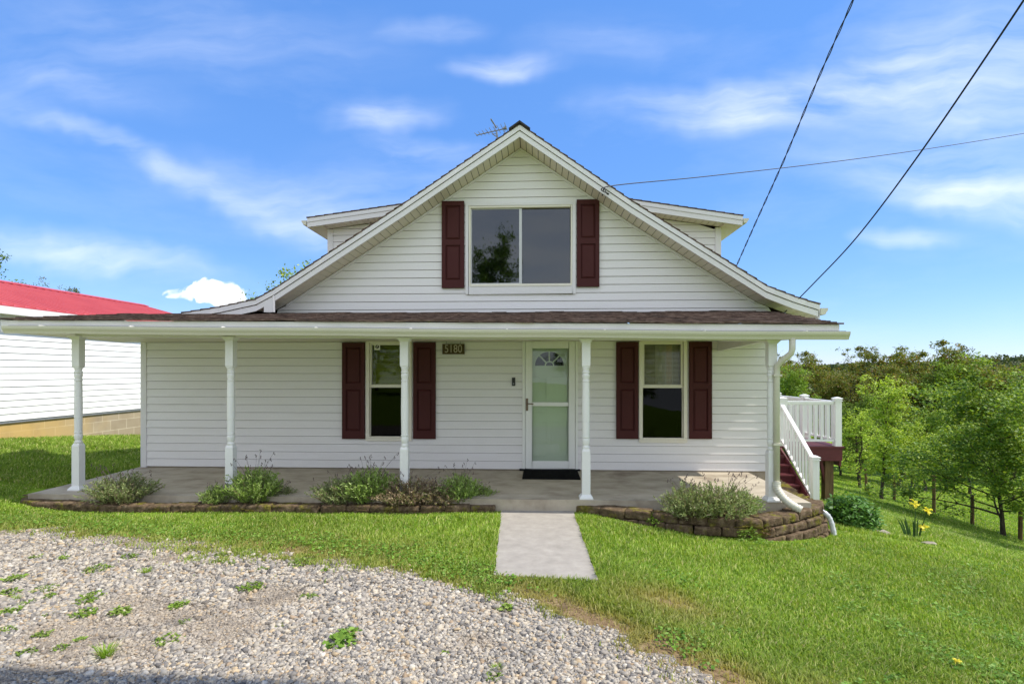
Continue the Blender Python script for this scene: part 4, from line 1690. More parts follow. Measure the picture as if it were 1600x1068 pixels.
# ------------------------------------------------------------------ overhead wires
def wire(pts_px, depths, rad, label, extra=None, twist=False, sub=14):
    pts = [PD(a, b, z) for (a, b), z in zip(pts_px, depths)]
    if extra:
        pts = extra + pts
    pts = smooth_pts(pts, sub)
    mb = MB()
    if twist:
        n = len(pts)
        L = 0
        A, B = [], []
        for i, p in enumerate(pts):
            if i:
                L += (p - pts[i - 1]).length
            ph = L * 2 * math.pi / .62
            off = Vector((math.cos(ph), math.sin(ph) * .4, math.sin(ph))) * rad * .8
            A.append(p + off)
            B.append(p - off)
        mb.tube(A, rad * .62, 6)
        mb.tube(B, rad * .62, 6)
    else:
        mb.tube(pts, rad, 6)
    o = mb.build('overhead_wire', M_WIRE, None, True)
    props(o, label, 'wire', 'overhead wires to the house')


wire([(1360, -70), (1333, 0), (1275, 131), (1225, 250), (1182, 345), (1150, 417), (1143, 432)], [6.0, 6.5, 7.6, 8.8, 10.2, 11.6, 12.0], .0105, 'twisted black cable dropping behind the right roof slope', [Vector((4.72, -6.38, 11.2)), Vector((4.3, -5.0, 8.5))], True, 30)
wire([(1650, -85), (1600, 0), (1440, 236), (1340, 369), (1270, 444), (1225, 489), (1218, 496)], [4.0, 4.4, 5.8, 7.1, 8.1, 8.75, 8.9], .0085, 'thick black cable crossing in front of the right eave down to porch roof', [Vector((4.48, -6.38, 7.4)), Vector((4.2, -5.95, 5.9))])
wire([(952, 291), (1100, 276), (1285, 255), (1440, 234), (1600, 208.5), (1750, 182)], [8.5, 9.6, 11.0, 12.4, 14.0, 15.6], .0085, 'thin black cable running almost level from the rake to the right', [PD(941, 306, 8.6), PD(944, 294, 8.55), PD(948, 302, 8.5), PD(951, 303, 8.5)])

PX_, PY_ = 4.6, -6.43
t = thing('utility_pole', 'tall wooden utility pole outside the frame that casts the shadow at lower left', 'utility pole', (PX_, PY_, Hf(PX_, PY_)))
mb = MB()
mb.tube([(PX_, PY_, -1.0), (PX_, PY_, 5), (PX_ + .03, PY_, 13.2)], [.17, .165, .14], 14)
mb.build('pole', M_POSTWOOD, t, True)
mb = MB()
mb.box((PX_ - .55, PY_ - .20, 11.1), (PX_ + .55, PY_ - .14, 11.22))
mb.build('crossarm', M_POSTWOOD, t)

# ------------------------------------------------------------------ deck with stairs on the right side
YD = 2.32
ZD = P(1307, 697, YD).z
XD = X(1314, YD)
deck = thing('deck', 'burgundy stained side deck with white railings and stairs down beside the house', 'deck', (5.2, 3.5, -1.0))
mb = MB()
nb = 14
for i in range(nb):
    y0 = YD - .02 + i * .145
    mb.box((XR + .03, y0, ZD - .035), (XD + .06, y0 + .139, ZD))
for i in range(nb, 26):
    y0 = YD - .02 + i * .145
    mb.box((XR + .03, y0, ZD - .035), (XD + .06, y0 + .139, ZD))
mb.build('deck_floor', M_DECKRED, deck)
mb = MB()
mb.box((XR + 1.25, YD, ZD - .29), (XD + .03, YD + .04, ZD - .037))
mb.build('fascia', M_DECKRED, deck)
mb = MB()
mb.box((XD - .01, YD + .042, ZD - .40), (XD + .03, YD + 3.7, ZD - .037))
mb.build('fascia', M_DECKRED, deck)
XN, YN = X(1273, 1.0), 1.0
ZNT = P(1273, 713, 1.0).z
for yy_ in (YD + .18, YD + 3.4):
    mb = MB()
    xs_ = X(1300, YD)
    mb.box((xs_ - .085, yy_ - .08, Hf(xs_, yy_) - .1), (xs_ + .085, yy_ + .08, ZD - .29))
    mb.build('support_post', M_POSTWOOD, deck, bevel=.006)
mb = MB()
mb.tube([(X(1284, YD + .1), YD + .15, ZD - .30), (X(1293, YD + .1), YD + .15, ZD - .85)], .04, 4)
mb.build('brace', M_DECKRED, deck)


def rail_post(x, y, z0, z1, h=.062):
    mb = MB()
    mb.box((x - h, y - h, z0), (x + h, y + h, z1 - .03))
    o = mb.build('rail_post', M_POST, deck, bevel=.004)
    mb = MB()
    k = h + .016
    mb.box((x - k, y - k, z1 - .03), (x + k, y + k, z1 - .012))
    mb.hexa([(x - k, y - k, z1 - .012), (x + k, y - k, z1 - .012), (x + k, y + k, z1 - .012), (x - k, y + k, z1 - .012), (x - .02, y - .02, z1 + .012), (x + .02, y - .02, z1 + .012), (x + .02, y + .02, z1 + .012), (x - .02, y + .02, z1 + .012)])
    mb.box((x - k, y - k, z1 - .07), (x + k, y + k, z1 - .055))
    mb.build('post_cap', M_POST, o)


def railing(a, b, z0a, z0b, h, nm='railing', base=.09):
    """a,b 2-D ends, floor heights, height"""
    a, b = Vector(a), Vector(b)
    d = b - a
    nrm = Vector((-d.y, d.x)).normalized()
    A, B = Vector((a.x, a.y, z0a)), Vector((b.x, b.y, z0b))

    def rail_box(mb, lo_, hi_, w):
        n = Vector((nrm.x, nrm.y, 0)) * w
        mb.hexa([A - n + Vector((0, 0, lo_)), B - n + Vector((0, 0, lo_)), B + n + Vector((0, 0, lo_)), A + n + Vector((0, 0, lo_)),
                 A - n + Vector((0, 0, hi_)), B - n + Vector((0, 0, hi_)), B + n + Vector((0, 0, hi_)), A + n + Vector((0, 0, hi_))])
    mb = MB()
    rail_box(mb, h - .045, h, .035)
    rail_box(mb, h - .075, h - .046, .022)
    r = mb.build('top_rail', M_POST, deck, bevel=.005)
    mb = MB()
    rail_box(mb, base, base + .045, .022)
    mb.build('bottom_rail', M_POST, deck)
    n = max(2, int(d.length / .115))
    for i in range(1, n):
        p = A.lerp(B, i / n)
        mb = MB()
        w = .017
        mb.box((p.x - w, p.y - w, p.z + base + .046), (p.x + w, p.y + w, p.z + h - .076))
        mb.build('baluster', M_POST, deck)


RH = .90
zc_ = P(1307, 621, YD).z
rail_post(XD - .05, YD + .05, ZD, zc_)
rail_post(XD - .05, YD + 1.42, ZD, zc_)
rail_post(XD - .05, YD + 2.85, ZD, zc_)
xs0 = XN + .02
rail_post(xs0, YD + .05, ZD, zc_)
railing((xs0 + .06, YD + .05), (XD - .115, YD + .05), ZD, ZD, RH)
railing((XD - .05, YD + .115), (XD - .05, YD + 1.355), ZD, ZD, RH)
railing((XD - .05, YD + 1.485), (XD - .05, YD + 2.785), ZD, ZD, RH)
# stairs
gz = Hf(XN, YN - .1)
rail_post(XN, YN, gz - .05, ZNT + .01, .056)
nst = 6
zbot = gz + .02
for i in range(nst):
    z = ZD - (ZD - zbot) * (i + 1) / (nst + 0)
    y = YD - .02 - (i + 1) * ((YD - YN) / nst) * 1.0
    mb = MB()
    mb.box((XR + .06, y - .03, z - .035), (XN - .06, y + .26, z))
    mb.build('stair_tread', M_DECKRED, deck)
    mb = MB()
    mb.box((XR + .06, y + .235, z + .001), (XN - .06, y + .255, z + (ZD - zbot) / nst - .036))
    mb.build('stair_riser', M_DECKRED, deck)
mb = MB()
mb.hexa([(XN - .055, YD, ZD - .33), (XN - .02, YD, ZD - .33), (XN - .02, YN, gz - .05), (XN - .055, YN, gz - .05), (XN - .055, YD, ZD - .02), (XN - .02, YD, ZD - .02), (XN - .02, YN, gz + .12), (XN - .055, YN, gz + .12)])
mb.build('stair_stringer', M_DECKRED, deck)
railing((XN, YN + .06), (XN, YD - .01), ZNT - .85, ZD + .02, .82, base=.07)

# ------------------------------------------------------------------ neighbour's outbuilding
XG, XGE, XGR = -10.0, -9.72, -13.5
zs_ = P(0, 658, 0).z
kx = 10.0 / depth(XG, X(0) * 0 + 1.0)
def on_xplane(px, py, x):
    d_ = ray(px)
    k = (x - CAM[0]) / d_[0]
    return Vector((x, CAM[1] + d_[1] * k, CAM[2] - (py - HY) * k / F))
ZGB = on_xplane(0, 658, XG).z
ZGE = on_xplane(0, 475, XGE).z
ZGR = on_xplane(0, 440.5, XGR).z
YG0, YG1 = -4.0, on_xplane(224, 479, XGR).y
gar = thing('outbuilding', 'long white sided outbuilding with a red metal roof left of the house', 'outbuilding', (XG - 3, 4, 0))
mb = MB()
siding(mb, lambda u, o_, z: (XG + o_, u, z), lambda z: YG0, lambda z: YG1 - .3, ZGB, ZGE - .03, .128, .02)
mb.face([(XG, YG0, ZGB), (2 * XGR - XG, YG0, ZGB), (2 * XGR - XG, YG0, ZGE), (XGR, YG0, ZGR - .1), (XG, YG0, ZGE)])
mb.face([(XG, YG1 - .3, ZGB), (2 * XGR - XG, YG1 - .3, ZGB), (2 * XGR - XG, YG1 - .3, ZGE), (XGR, YG1 - .3, ZGR - .1), (XG, YG1 - .3, ZGE)])
mb.face([(2 * XGR - XG, YG0, ZGB), (2 * XGR - XG, YG1 - .3, ZGB), (2 * XGR - XG, YG1 - .3, ZGE), (2 * XGR - XG, YG0, ZGE)])
mb.build('wall', M_NWALL, gar)
mb = MB()
mb.box((2 * XGR - XG + .02, YG0 + .02, -1.6), (XG - .025, YG1 - .32, ZGB))
mb.build('foundation', M_FOUND, gar)
mb = MB()
mb.box((XG - .02, YG0, ZGB - .05), (XG + .006, YG1 - .3, ZGB - .001))
mb.build('sill_flashing', M_METAL, gar)
for sgn in (1, -1):
    mb = MB()
    xe = XGE if sgn > 0 else 2 * XGR - XGE
    dirx = (XGR - xe)
    a, b = Vector((xe, 0, ZGE)), Vector((XGR, 0, ZGR))
    slope_slab(mb, a, b, YG0 - .3, YG1, .02)
    y = YG0 - .3
    while y < YG1:
        up = Vector((0, 0, .022))
        for off, w_, h_ in ((0, .03, .026),):
            mb.hexa([(a.x, y, a.z), (b.x, y, b.z), (b.x, y + w_ * 1.6, b.z), (a.x, y + w_ * 1.6, a.z),
                     (a.x, y + w_ * .3, a.z + h_), (b.x, y + w_ * .3, b.z + h_), (b.x, y + w_ * 1.3, b.z + h_), (a.x, y + w_ * 1.3, a.z + h_)])
        y += .229
    mb.build('roof', M_RED, gar)
mb = MB()
mb.hexa([(XGR - .18, YG0 - .32, ZGR - .02), (XGR, YG0 - .32, ZGR + .03), (XGR, YG1 + .02, ZGR + .03), (XGR - .18, YG1 + .02, ZGR - .02), (XGR - .18, YG0 - .32, ZGR + .0), (XGR, YG0 - .32, ZGR + .055), (XGR, YG1 + .02, ZGR + .055), (XGR - .18, YG1 + .02, ZGR + .0)])
mb.hexa([(XGR, YG0 - .32, ZGR + .03), (XGR + .18, YG0 - .32, ZGR - .02), (XGR + .18, YG1 + .02, ZGR - .02), (XGR, YG1 + .02, ZGR + .03), (XGR, YG0 - .32, ZGR + .055), (XGR + .18, YG0 - .32, ZGR + .0), (XGR + .18, YG1 + .02, ZGR + .0), (XGR, YG1 + .02, ZGR + .055)])
mb.build('ridge_cap', M_RED, gar)
mb = MB()
mb.box((XGE - .03, YG0 - .3, ZGE - .16), (XGE, YG1 - .02, ZGE - .021))
mb.build('fascia', M_TRIM, gar)
mb = MB()
mb.box((XG + .022, YG0 - .3, ZGE - .16), (XGE - .031, YG1 - .02, ZGE - .15))
mb.build('soffit', M_SOFFIT, gar)

# ------------------------------------------------------------------ foliage helpers
def leaf_quads(cent, nrm, up, ln, wd, fold=0.0):
    """diamond leaves: cent (n,3), direction 'up' along the leaf"""
    side = np.cross(nrm, up)
    side /= np.linalg.norm(side, axis=1, keepdims=True) + 1e-9
    a = cent
    b = cent + up * (ln * .5)[:, None] + side * (wd * .5)[:, None]
    c = cent + up * ln[:, None]
    d = cent + up * (ln * .5)[:, None] - side * (wd * .5)[:, None]
    if fold:
        b = b + nrm * (wd * fold)[:, None]
        d = d + nrm * (wd * fold)[:, None]
    return np.stack([a, b, c, d], 1)


def unit(v):
    return v / (np.linalg.norm(v, axis=-1, keepdims=True) + 1e-9)


def rand_dirs(n, rng):
    return unit(rng.normal(size=(n, 3)))


def palette(n, rng, cols, w=None, jitter=.18):
    cols = np.array(cols)
    c = cols[rng.choice(len(cols), n, p=w)]
    return np.clip(c * (1 + rng.uniform(-jitter, jitter, (n, 1))), 0, 1)


def leaves_mesh(name, cent, rng, size, cols, w=None, upbias=.5, aspect=.6, jitter=.2, droop=0.0):
    n = len(cent)
    nr = rand_dirs(n, rng)
    nr[:, 2] = np.abs(nr[:, 2]) + upbias
    nr = unit(nr)
    u = rand_dirs(n, rng)
    u[:, 2] -= droop
    u = unit(u - nr * (u * nr).sum(1, keepdims=True))
    ln = size * rng.uniform(.65, 1.35, n)
    q = leaf_quads(cent, nr, u, ln, ln * aspect, .12)
    c = palette(n, rng, cols, w, jitter)
    i = np.arange(n * 4).reshape(n, 4)
    return fast_mesh(name, q.reshape(-1, 3), [i], np.repeat(c, 4, 0))


def make_tree(seed, h, cr, cb, nlimb, ncl, nleaf, leaf, cols, w=None, trunk_r=.14, sig=.45, top=1.0, upbias=.4, lean=0.0, tips=None, shape='round', forks=0):
    """trunk mesh and crown mesh at the origin; limbs grown first, leaf clumps sit along limbs and twigs"""
    rng = np.random.default_rng(seed)
    mb = MB()
    pts, rad = [], []
    p = Vector((0, 0, -.3))
    segs = 9
    for i in range(segs + 1):
        f = i / segs
        pts.append(p.copy())
        rad.append(trunk_r * (1 - .86 * f) + .012 + (.5 * trunk_r * (1 - f * 6) if f < .16 else 0))
        p = p + Vector((rng.normal() * .05 * h / segs * 2 + lean * h / segs, rng.normal() * .05 * h / segs * 2, (h * .93 + .3) / segs))
    mb.tube(pts, rad, 8)
    centers = []

    def along(f):
        k = min(int(f * segs), segs - 1)
        return pts[k].lerp(pts[k + 1], f * segs - k), rad[k]
    for i in range(nlimb):
        f = cb + (.95 - cb) * ((i + rng.uniform(0, .8)) / nlimb)
        p0, r0 = along(f)
        g = (f - cb) / (1 - cb)
        if shape == 'round':
            reach = cr * (1.05 * math.sin(math.pi * (.22 + .72 * g)) ** .8) * rng.uniform(.7, 1.2)
            rise = .25 + .9 * g
        elif shape == 'vase':
            reach = cr * (.55 + .5 * g) * rng.uniform(.6, 1.15)
            rise = .9 + .5 * g
        elif shape == 'cone':
            reach = cr * (1.05 - .95 * g) * rng.uniform(.75, 1.15)
            rise = .15
        else:                       # spreading, layered
            reach = cr * (1.0 - .45 * g) * rng.uniform(.6, 1.2)
            rise = .12 + .5 * g
        az = i * 2.399 + rng.uniform(-.4, .4)
        d = Vector((math.cos(az), math.sin(az), rise)).normalized()
        L = reach
        lp, lr = [p0], [max(.012, r0 * .55)]
        q_ = p0.copy()
        ns = 5
        for k in range(ns):
            d = (d + Vector((rng.normal() * .16, rng.normal() * .16, rng.normal() * .10 + .05))).normalized()
            q_ = q_ + d * (L / ns)
            lp.append(q_.copy())
            lr.append(max(.007, lr[0] * (1 - (k + 1) / ns) ** .8))
            if k >= 1:
                centers.append(tuple(q_))
            if k >= 1:
                for tw in range(2):
                    td = (d + Vector((rng.normal() * .7, rng.normal() * .7, rng.normal() * .45 + .15))).normalized()
                    e1 = q_ + td * (L * rng.uniform(.16, .34))
                    mb.tube([q_, q_.lerp(e1, .5) + Vector((0, 0, .03)), e1], [lr[-1] * .6 + .004, lr[-1] * .4 + .004, .004], 4, False)
                    centers.append(tuple(e1))
        mb.tube(lp, lr, 6, False)
    centers.append(tuple(pts[-1]))
    C_ = np.array(centers)
    pick = C_[rng.integers(0, len(C_), ncl)] + rng.normal(size=(ncl, 3)) * sig * .8
    per = np.maximum(3, rng.gamma(2.0, nleaf / ncl / 2.0, ncl)).astype(int)
    idx = np.repeat(np.arange(ncl), per)
    sg = sig * rng.uniform(.28, .72, ncl)
    cent = pick[idx] + rng.normal(size=(len(idx), 3)) * (sg[idx][:, None] * np.array([1, 1, .55]))
    crown = leaves_mesh('crown', cent, rng, leaf, cols, w, upbias)
    return mb.mesh('trunk'), crown


def tree_proto(name, label, cat, group, meshes, loc, rot=0, scale=(1, 1, 1)):
    t = thing(name, label, cat, loc, group)
    tm, cm = meshes
    for nm, me, m in (('trunk', tm, M_BARK), ('crown', cm, M_LEAF)):
        if not me.materials:
            me.materials.append(m)
        o = bpy.data.objects.new(nm, me)
        COL.objects.link(o)
        o.parent = t
    t.rotation_euler = (0, 0, rot)
    t.scale = scale
    return t


OLIVE = [(.17, .19, .03), (.21, .21, .035), (.25, .175, .04), (.29, .155, .05), (.19, .26, .035), (.12, .155, .025)]
OLW = [.26, .20, .12, .06, .22, .14]
MID = [(.13, .21, .025), (.18, .28, .03), (.23, .33, .045), (.10, .16, .022)]
LIME = [(.30, .40, .04), (.36, .47, .055), (.22, .32, .035), (.42, .50, .10)]
DEEP = [(.11, .21, .03), (.16, .28, .035), (.21, .34, .045), (.28, .41, .07)]

PROTO = {
    'olive': [make_tree(11, 10.5, 3.2, .30, 17, 300, 11000, .19, OLIVE, OLW, .16, .50, shape='vase'),
              make_tree(12, 11.5, 3.0, .32, 17, 260, 9500, .19, OLIVE, OLW, .17, .48, shape='vase'),
              make_tree(13, 9.5, 3.3, .28, 17, 290, 14500, .19, OLIVE, OLW, .15, .50, shape='round')],
    'airy': [make_tree(51, 10.5, 3.3, .42, 17, 210, 9500, .18, OLIVE, OLW, .12, .34, shape='vase'),
             make_tree(52, 11.5, 3.0, .44, 17, 200, 9000, .18, OLIVE, OLW, .12, .34, shape='vase'),
             make_tree(53, 10.0, 3.5, .40, 17, 210, 9500, .18, OLIVE, OLW, .12, .36, shape='round')],
    'green': [make_tree(21, 9.0, 3.2, .24, 17, 300, 15000, .18, MID, None, .16, .5, shape='round'),
              make_tree(22, 8.0, 2.8, .20, 17, 280, 14000, .18, LIME + MID, None, .14, .48, shape='round')],
    'sapling': [make_tree(31, 6.6, 1.75, .22, 17, 380, 8500, .115, LIME, None, .07, .28, shape='vase'),
                make_tree(32, 5.4, 1.6, .2, 16, 260, 5200, .115, LIME, None, .06, .28, shape='round')],
    'maple': [make_tree(41, 6.8, 4.6, .16, 30, 900, 42000, .15, DEEP + LIME[:2], None, .085, .46, shape='layer', upbias=.9)],
}


def place_tree(kind, k, px, zd, top_py, label, cat='tree', group=None, name='tree', rot=None, wide=1.0):
    d_ = ray(px)
    x, y = CAM[0] + d_[0] * zd, CAM[1] + d_[1] * zd
    g = Hf(x, y)
    hz = CAM[2] - (top_py - HY) * zd / F - g
    me = PROTO[kind][k]
    base_h = max(v_.co.z for v_ in me[1].vertices) if False else None
    return (name, label, cat, group, me, Vector((x, y, g)), rot if rot is not None else random.uniform(0, 6.28), hz, wide)


HCACHE = {}


def crown_h(me):
    if me.name not in HCACHE:
        a = np.empty(len(me.vertices) * 3, np.float32)
        me.vertices.foreach_get('co', a)
        HCACHE[me.name] = float(np.percentile(a.reshape(-1, 3)[:, 2], 99.7))
    return HCACHE[me.name]


def put(spec):
    name, label, cat, group, me, loc, rot, hz, wide = spec
    s = hz / crown_h(me[1])
    return tree_proto(name, label, cat, group, me, loc, rot, (s * wide, s * wide, s))


def world_px(p):
    dx, dy = p[0] - CAM[0], p[1] - CAM[1]
    r_, f_ = dx * CT + dy * ST, -dx * ST + dy * CT
    return CX + F * r_ / f_, HY - (p[2] - CAM[2]) * F / f_


WOODG = 'woodland trees beyond the fence'
# woodland edge, back to front (px, depth, top row, kind, variant)
rows = []
rr_ = random.Random(5)
tops_x = [1190, 1225, 1262, 1300, 1345, 1385, 1410, 1440, 1470, 1500, 1530, 1560, 1600, 1660, 1720]
tops_y = [545, 536, 533, 545, 530, 532, 541, 535, 528, 531, 545, 552, 556, 550, 545]
for i, (a, b) in enumerate(zip(tops_x, tops_y)):
    rows.append((a + rr_.uniform(-8, 8), 50 + rr_.uniform(-4, 5), b + 13 + rr_.uniform(-6, 6), 'airy', i % 3))
for a, b in ((1205, 572), (1240, 568), (1285, 580), (1330, 576), (1372, 570), (1415, 578), (1455, 566), (1498, 562), (1540, 572), (1585, 580), (1640, 580)):
    rows.append((a + rr_.uniform(-8, 8), 44 + rr_.uniform(-2, 3), b, 'olive' if rr_.random() < .7 else 'green', rr_.randrange(2)))
for a, b in ((1228, 574), (1315, 640), (1345, 615), (1400, 620), (1440, 640), (1480, 640), (1520, 660)):
    rows.append((a + rr_.uniform(-5, 5), 38 + rr_.uniform(-2, 2), b, 'green', rr_.randrange(2)))
for a, b in ((1215, 690), (1252, 700), (1290, 690), (1325, 700), (1362, 690), (1398, 700), (1432, 695), (1470, 700), (1505, 690), (1545, 700), (1590, 690)):
    rows.append((a + rr_.uniform(-8, 8), 47 + rr_.uniform(-3, 3), b, 'green' if rr_.random() < .5 else 'olive', rr_.randrange(2)))
wl = {'airy': 'tall open crowned woodland tree with rusty leaf clusters on the skyline', 'olive': 'olive and rust tinged woodland tree beyond the wire fence', 'green': 'fresh green woodland tree beyond the wire fence'}
for a, zd, b, k, vv_ in rows:
    put(place_tree(k, vv_, a, zd, b, wl[k], group=WOODG + {'olive': ' olive', 'airy': ' skyline', 'green': ' green'}[k], name='woodland_tree'))
# pale green young trees this side of the wood, the broad tree at the right edge
put(place_tree('sapling', 0, 1378, 27, 588, 'tall pale green young tree with a thin trunk, right of the deck', name='young_tree', rot=.3, wide=1.05))
put(place_tree('sapling', 1, 1424, 28, 655, 'shorter pale green young tree with thin trunk near the yellow flowers', name='young_tree', rot=1.0))
put(place_tree('sapling', 1, 1345, 33, 640, 'pale green young tree just right of the deck railing', name='young_tree', rot=2.0, wide=1.2))
put(place_tree('maple', 0, 1568, 21.5, 566, 'broad spreading leafy green tree at the right edge by the fence', name='broad_tree', rot=.8))
put(place_tree('sapling', 0, 1830, 16.5, 480, 'narrow leafy tree outside the right edge shading the lower lawn', name='young_tree', rot=2.4, wide=.9))
def put_at(kind, k, x, y, h, label, rot, wide=1.0, group=None):
    put(('tree', label, 'tree', group, PROTO[kind][k], Vector((x, y, Hf(x, y))), rot, h, wide))
BACKG = 'added unseen trees blocking low sky behind the photographer'
put_at('green', 0, -3.2, -33, 12.4, 'tree mirrored in the gable window', .4, .55)
for i_, (x_, h_) in enumerate(((-30, 9), (-22, 8), (-15, 7.5), (-9.5, 6.5), (3, 6.0), (9, 7), (15, 8.5), (22, 9), (31, 10))):  # row added to block low sky and darken the wall under the porch
    put_at('green', i_ % 2, x_, -36 - (i_ % 3) * 3, h_, 'added unseen leafy tree blocking low sky behind the photographer', i_ * 1.3, 1.15, BACKG)
# tree tops peeping behind house and outbuilding
put(place_tree('green', 1, 452, 24, 418, 'light green tree top showing behind the left roof slope', name='tree', rot=.5, wide=.8))
put(place_tree('green', 0, -46, 26, 386, 'green tree at the far left edge behind the red roof', name='tree', rot=1.5, wide=.8))
put(place_tree('olive', 0, 42, 34, 440, 'thin tree top just above the red roof', name='tree', rot=2.2, wide=.6))
put(place_tree('olive', 1, 112, 34, 450, 'small green tree top above the middle of the red roof', name='tree', rot=.9, wide=.5))

# far ridge and its woods
hv = []
def hill_z(x, y):
    return -14 + (14.5 + 1.6 * np.sin(x * .02 + 1) + 1.4 * np.sin(x * .051) + 6.5 * sstep(165, 215, x)) * sstep(110, 230, y + .12 * x) 
xs = np.arange(-200, 700, 12.0)
ys = np.arange(90, 520, 12.0)
v, q = grid_mesh('hills', xs, ys, hill_z)
o = link_mesh('hills', fast_mesh('hills', v, [q]), MATS['hill_forest'], smooth=True)
props(o, 'distant wooded ridge along the horizon', 'hills', kind='structure')
n = 60000
x = RNG.uniform(0, 330, n)
y = RNG.uniform(140, 270, n)
ok = np.abs(np.arctan2(x, y - CAM[1]) - .62) < .32
x, y = x[ok], y[ok]
cl = .5 + .5 * fbm(x, y, .25, 2.0)
z = hill_z(x, y) + RNG.uniform(0, 1, len(x)) * (2.5 + 3 * cl)
me = leaves_mesh('distant_woods', np.stack([x, y, z], 1), RNG, 1.1, [(.05, .08, .02), (.075, .115, .025), (.11, .13, .035), (.035, .06, .016)], None, .3, .9)
o = link_mesh('distant_woods', me, M_LEAF)
props(o, 'dark mass of far off woods on the ridge', 'woods', kind='stuff')

# ------------------------------------------------------------------ wire fence
ft = thing('wire_fence', 'wire mesh fence on weathered wooden posts crossing the lower lawn', 'fence', (18.4, 18, -5.2))
fpts = [(1353, 778, 31.3), (1397, 794, 28.8), (1459, 800, 25.9), (1519, 815, 23.6), (1594, 830, 21.3), (1690, 850, 19)]
fxy = []
for a, b, zd in fpts:
    d_ = ray(a)
    x, y = CAM[0] + d_[0] * zd, CAM[1] + d_[1] * zd
    fxy.append((x, y))
    g = Hf(x, y)
    mb = MB()
    hgt = {1459: 1.75}.get(a, 1.3)
    r0 = .075
    mb.tube([(x, y, g - .2), (x + .01, y, g + hgt * .5), (x + random.uniform(-.04, .04), y, g + hgt)], [r0, r0 * .95, r0 * .85], 8)
    mb.build('fence_post', M_POSTWOOD, ft)
mb = MB()
for (xa, ya), (xb, yb) in zip(fxy, fxy[1:]):
    ga, gb = Hf(xa, ya), Hf(xb, yb)
    for k in range(8):
        z = .08 + k * .15
        mb.tube([(xa, ya, ga + z), (xb, yb, gb + z)], .004, 3, False)
    nv = int(math.hypot(xb - xa, yb - ya) / .22)
    for i in range(nv):
        t_ = i / nv
        x, y = xa + (xb - xa) * t_, ya + (yb - ya) * t_
        g = ga + (gb - ga) * t_
        mb.tube([(x, y, g + .08), (x, y, g + 1.13)], .003, 3, False)
mb.build('wire_mesh', M_METAL, ft)

# ------------------------------------------------------------------ herbs in the beds
def herb_meshes(seed, w, h, nst, cols, wts, nfl, woody=.3):
    rng = np.random.default_rng(seed)
    cent, dirs, cols_ = [], [], []
    mb = MB()
    for i in range(nst):
        az, rr2 = rng.uniform(0, 6.28), math.sqrt(rng.uniform(0, 1))
        bx, by = math.cos(az) * rr2 * w * .28, math.sin(az) * rr2 * w * .22
        out = Vector((math.cos(az) * rr2 * w * .5, math.sin(az) * rr2 * w * .42, 0))
        hh = h * (1 - .45 * rr2 ** 2) * rng.uniform(.6, 1.1)
        p0 = Vector((bx, by, -.03))
        p2 = Vector((bx, by, 0)) + out * rng.uniform(.6, 1.1) + Vector((0, 0, hh))
        p1 = p0.lerp(p2, .5) + Vector((0, 0, .1 * hh)) - out * .12
        pts = [((1 - t) ** 2) * p0 + 2 * t * (1 - t) * p1 + t * t * p2 for t in np.linspace(0, 1, 7)]
        if rng.random() < woody:
            mb.tube(pts, [.0035] * 4 + [.0025] * 3, 3, False)
        for k in range(30):
            t = rng.uniform(.25, 1.04)
            q_ = ((1 - t) ** 2) * p0 + 2 * t * (1 - t) * p1 + t * t * p2
            td = (2 * (1 - t) * (p1 - p0) + 2 * t * (p2 - p1)).normalized()
            rd = Vector(rng.normal(size=3)).normalized()
            cent.append(q_)
            dirs.append((td * .9 + rd * .8).normalized())
    cent = np.array(cent)
    dirs = np.array(dirs)
    n = len(cent)
    nr = unit(np.cross(dirs, rand_dirs(n, rng)))
    ln = rng.uniform(.025, .05, n)
    q4 = leaf_quads(cent, nr, dirs, ln, ln * .22 + .0025)
    c = palette(n, rng, cols, wts, .25)
    fol = fast_mesh('foliage', q4.reshape(-1, 3), [np.arange(n * 4).reshape(n, 4)], np.repeat(c, 4, 0))
    fb = MB()
    for i in range(int(nfl * .7)):
        az = rng.uniform(0, 6.28)
        o_ = Vector((math.cos(az), math.sin(az) * .8, 0))
        p0 = o_ * w * .2 * rng.uniform(.2, 1) + Vector((0, 0, h * .4))
        p2 = o_ * w * .55 * rng.uniform(.3, 1.2) + Vector((0, 0, h * rng.uniform(1.0, 1.45)))
        p1 = p0.lerp(p2, .5) + Vector((0, 0, .05))
        fb.tube([p0, p1, p2], [.0016, .0013, .0010], 3, False)
        for k in range(3):
            e = p2 + Vector((rng.normal() * .008, rng.normal() * .008, -.012 * k))
            fb.tube([e - Vector((0, 0, .010)), e, e + Vector((0, 0, .008))], [.002, .005, .0015], 5)
    return fol, mb.mesh('woody_stems'), fb.mesh('flower_stems')


SAGE = [(.24, .30, .11), (.30, .37, .15), (.37, .42, .20), (.20, .25, .09), (.28, .24, .15)]
GRN = [(.25, .37, .08), (.32, .44, .11), (.20, .30, .06), (.38, .47, .18)]
DRY = [(.36, .27, .18), (.28, .20, .13), (.45, .37, .25), (.24, .28, .09), (.18, .13, .09)]
HERB = {'sage': herb_meshes(1, .62, .36, 230, SAGE, None, 26), 'green': herb_meshes(2, .55, .40, 240, GRN, None, 24), 'dry': herb_meshes(3, .66, .30, 220, DRY, [.25, .25, .15, .2, .15], 30, .8), 'small': herb_meshes(4, .42, .28, 150, GRN + SAGE[:2], None, 14)}
M_WOODY = mat_noise('woody_stem', [(.3, (.09, .06, .035)), (.7, (.20, .15, .09))], 12, 4, .9, .2, .003, 60)
M_SEED = mat_noise('seed_head', [(.3, (.05, .035, .035)), (.7, (.15, .11, .11))], 30, 3, .9, .2, .003, 80)


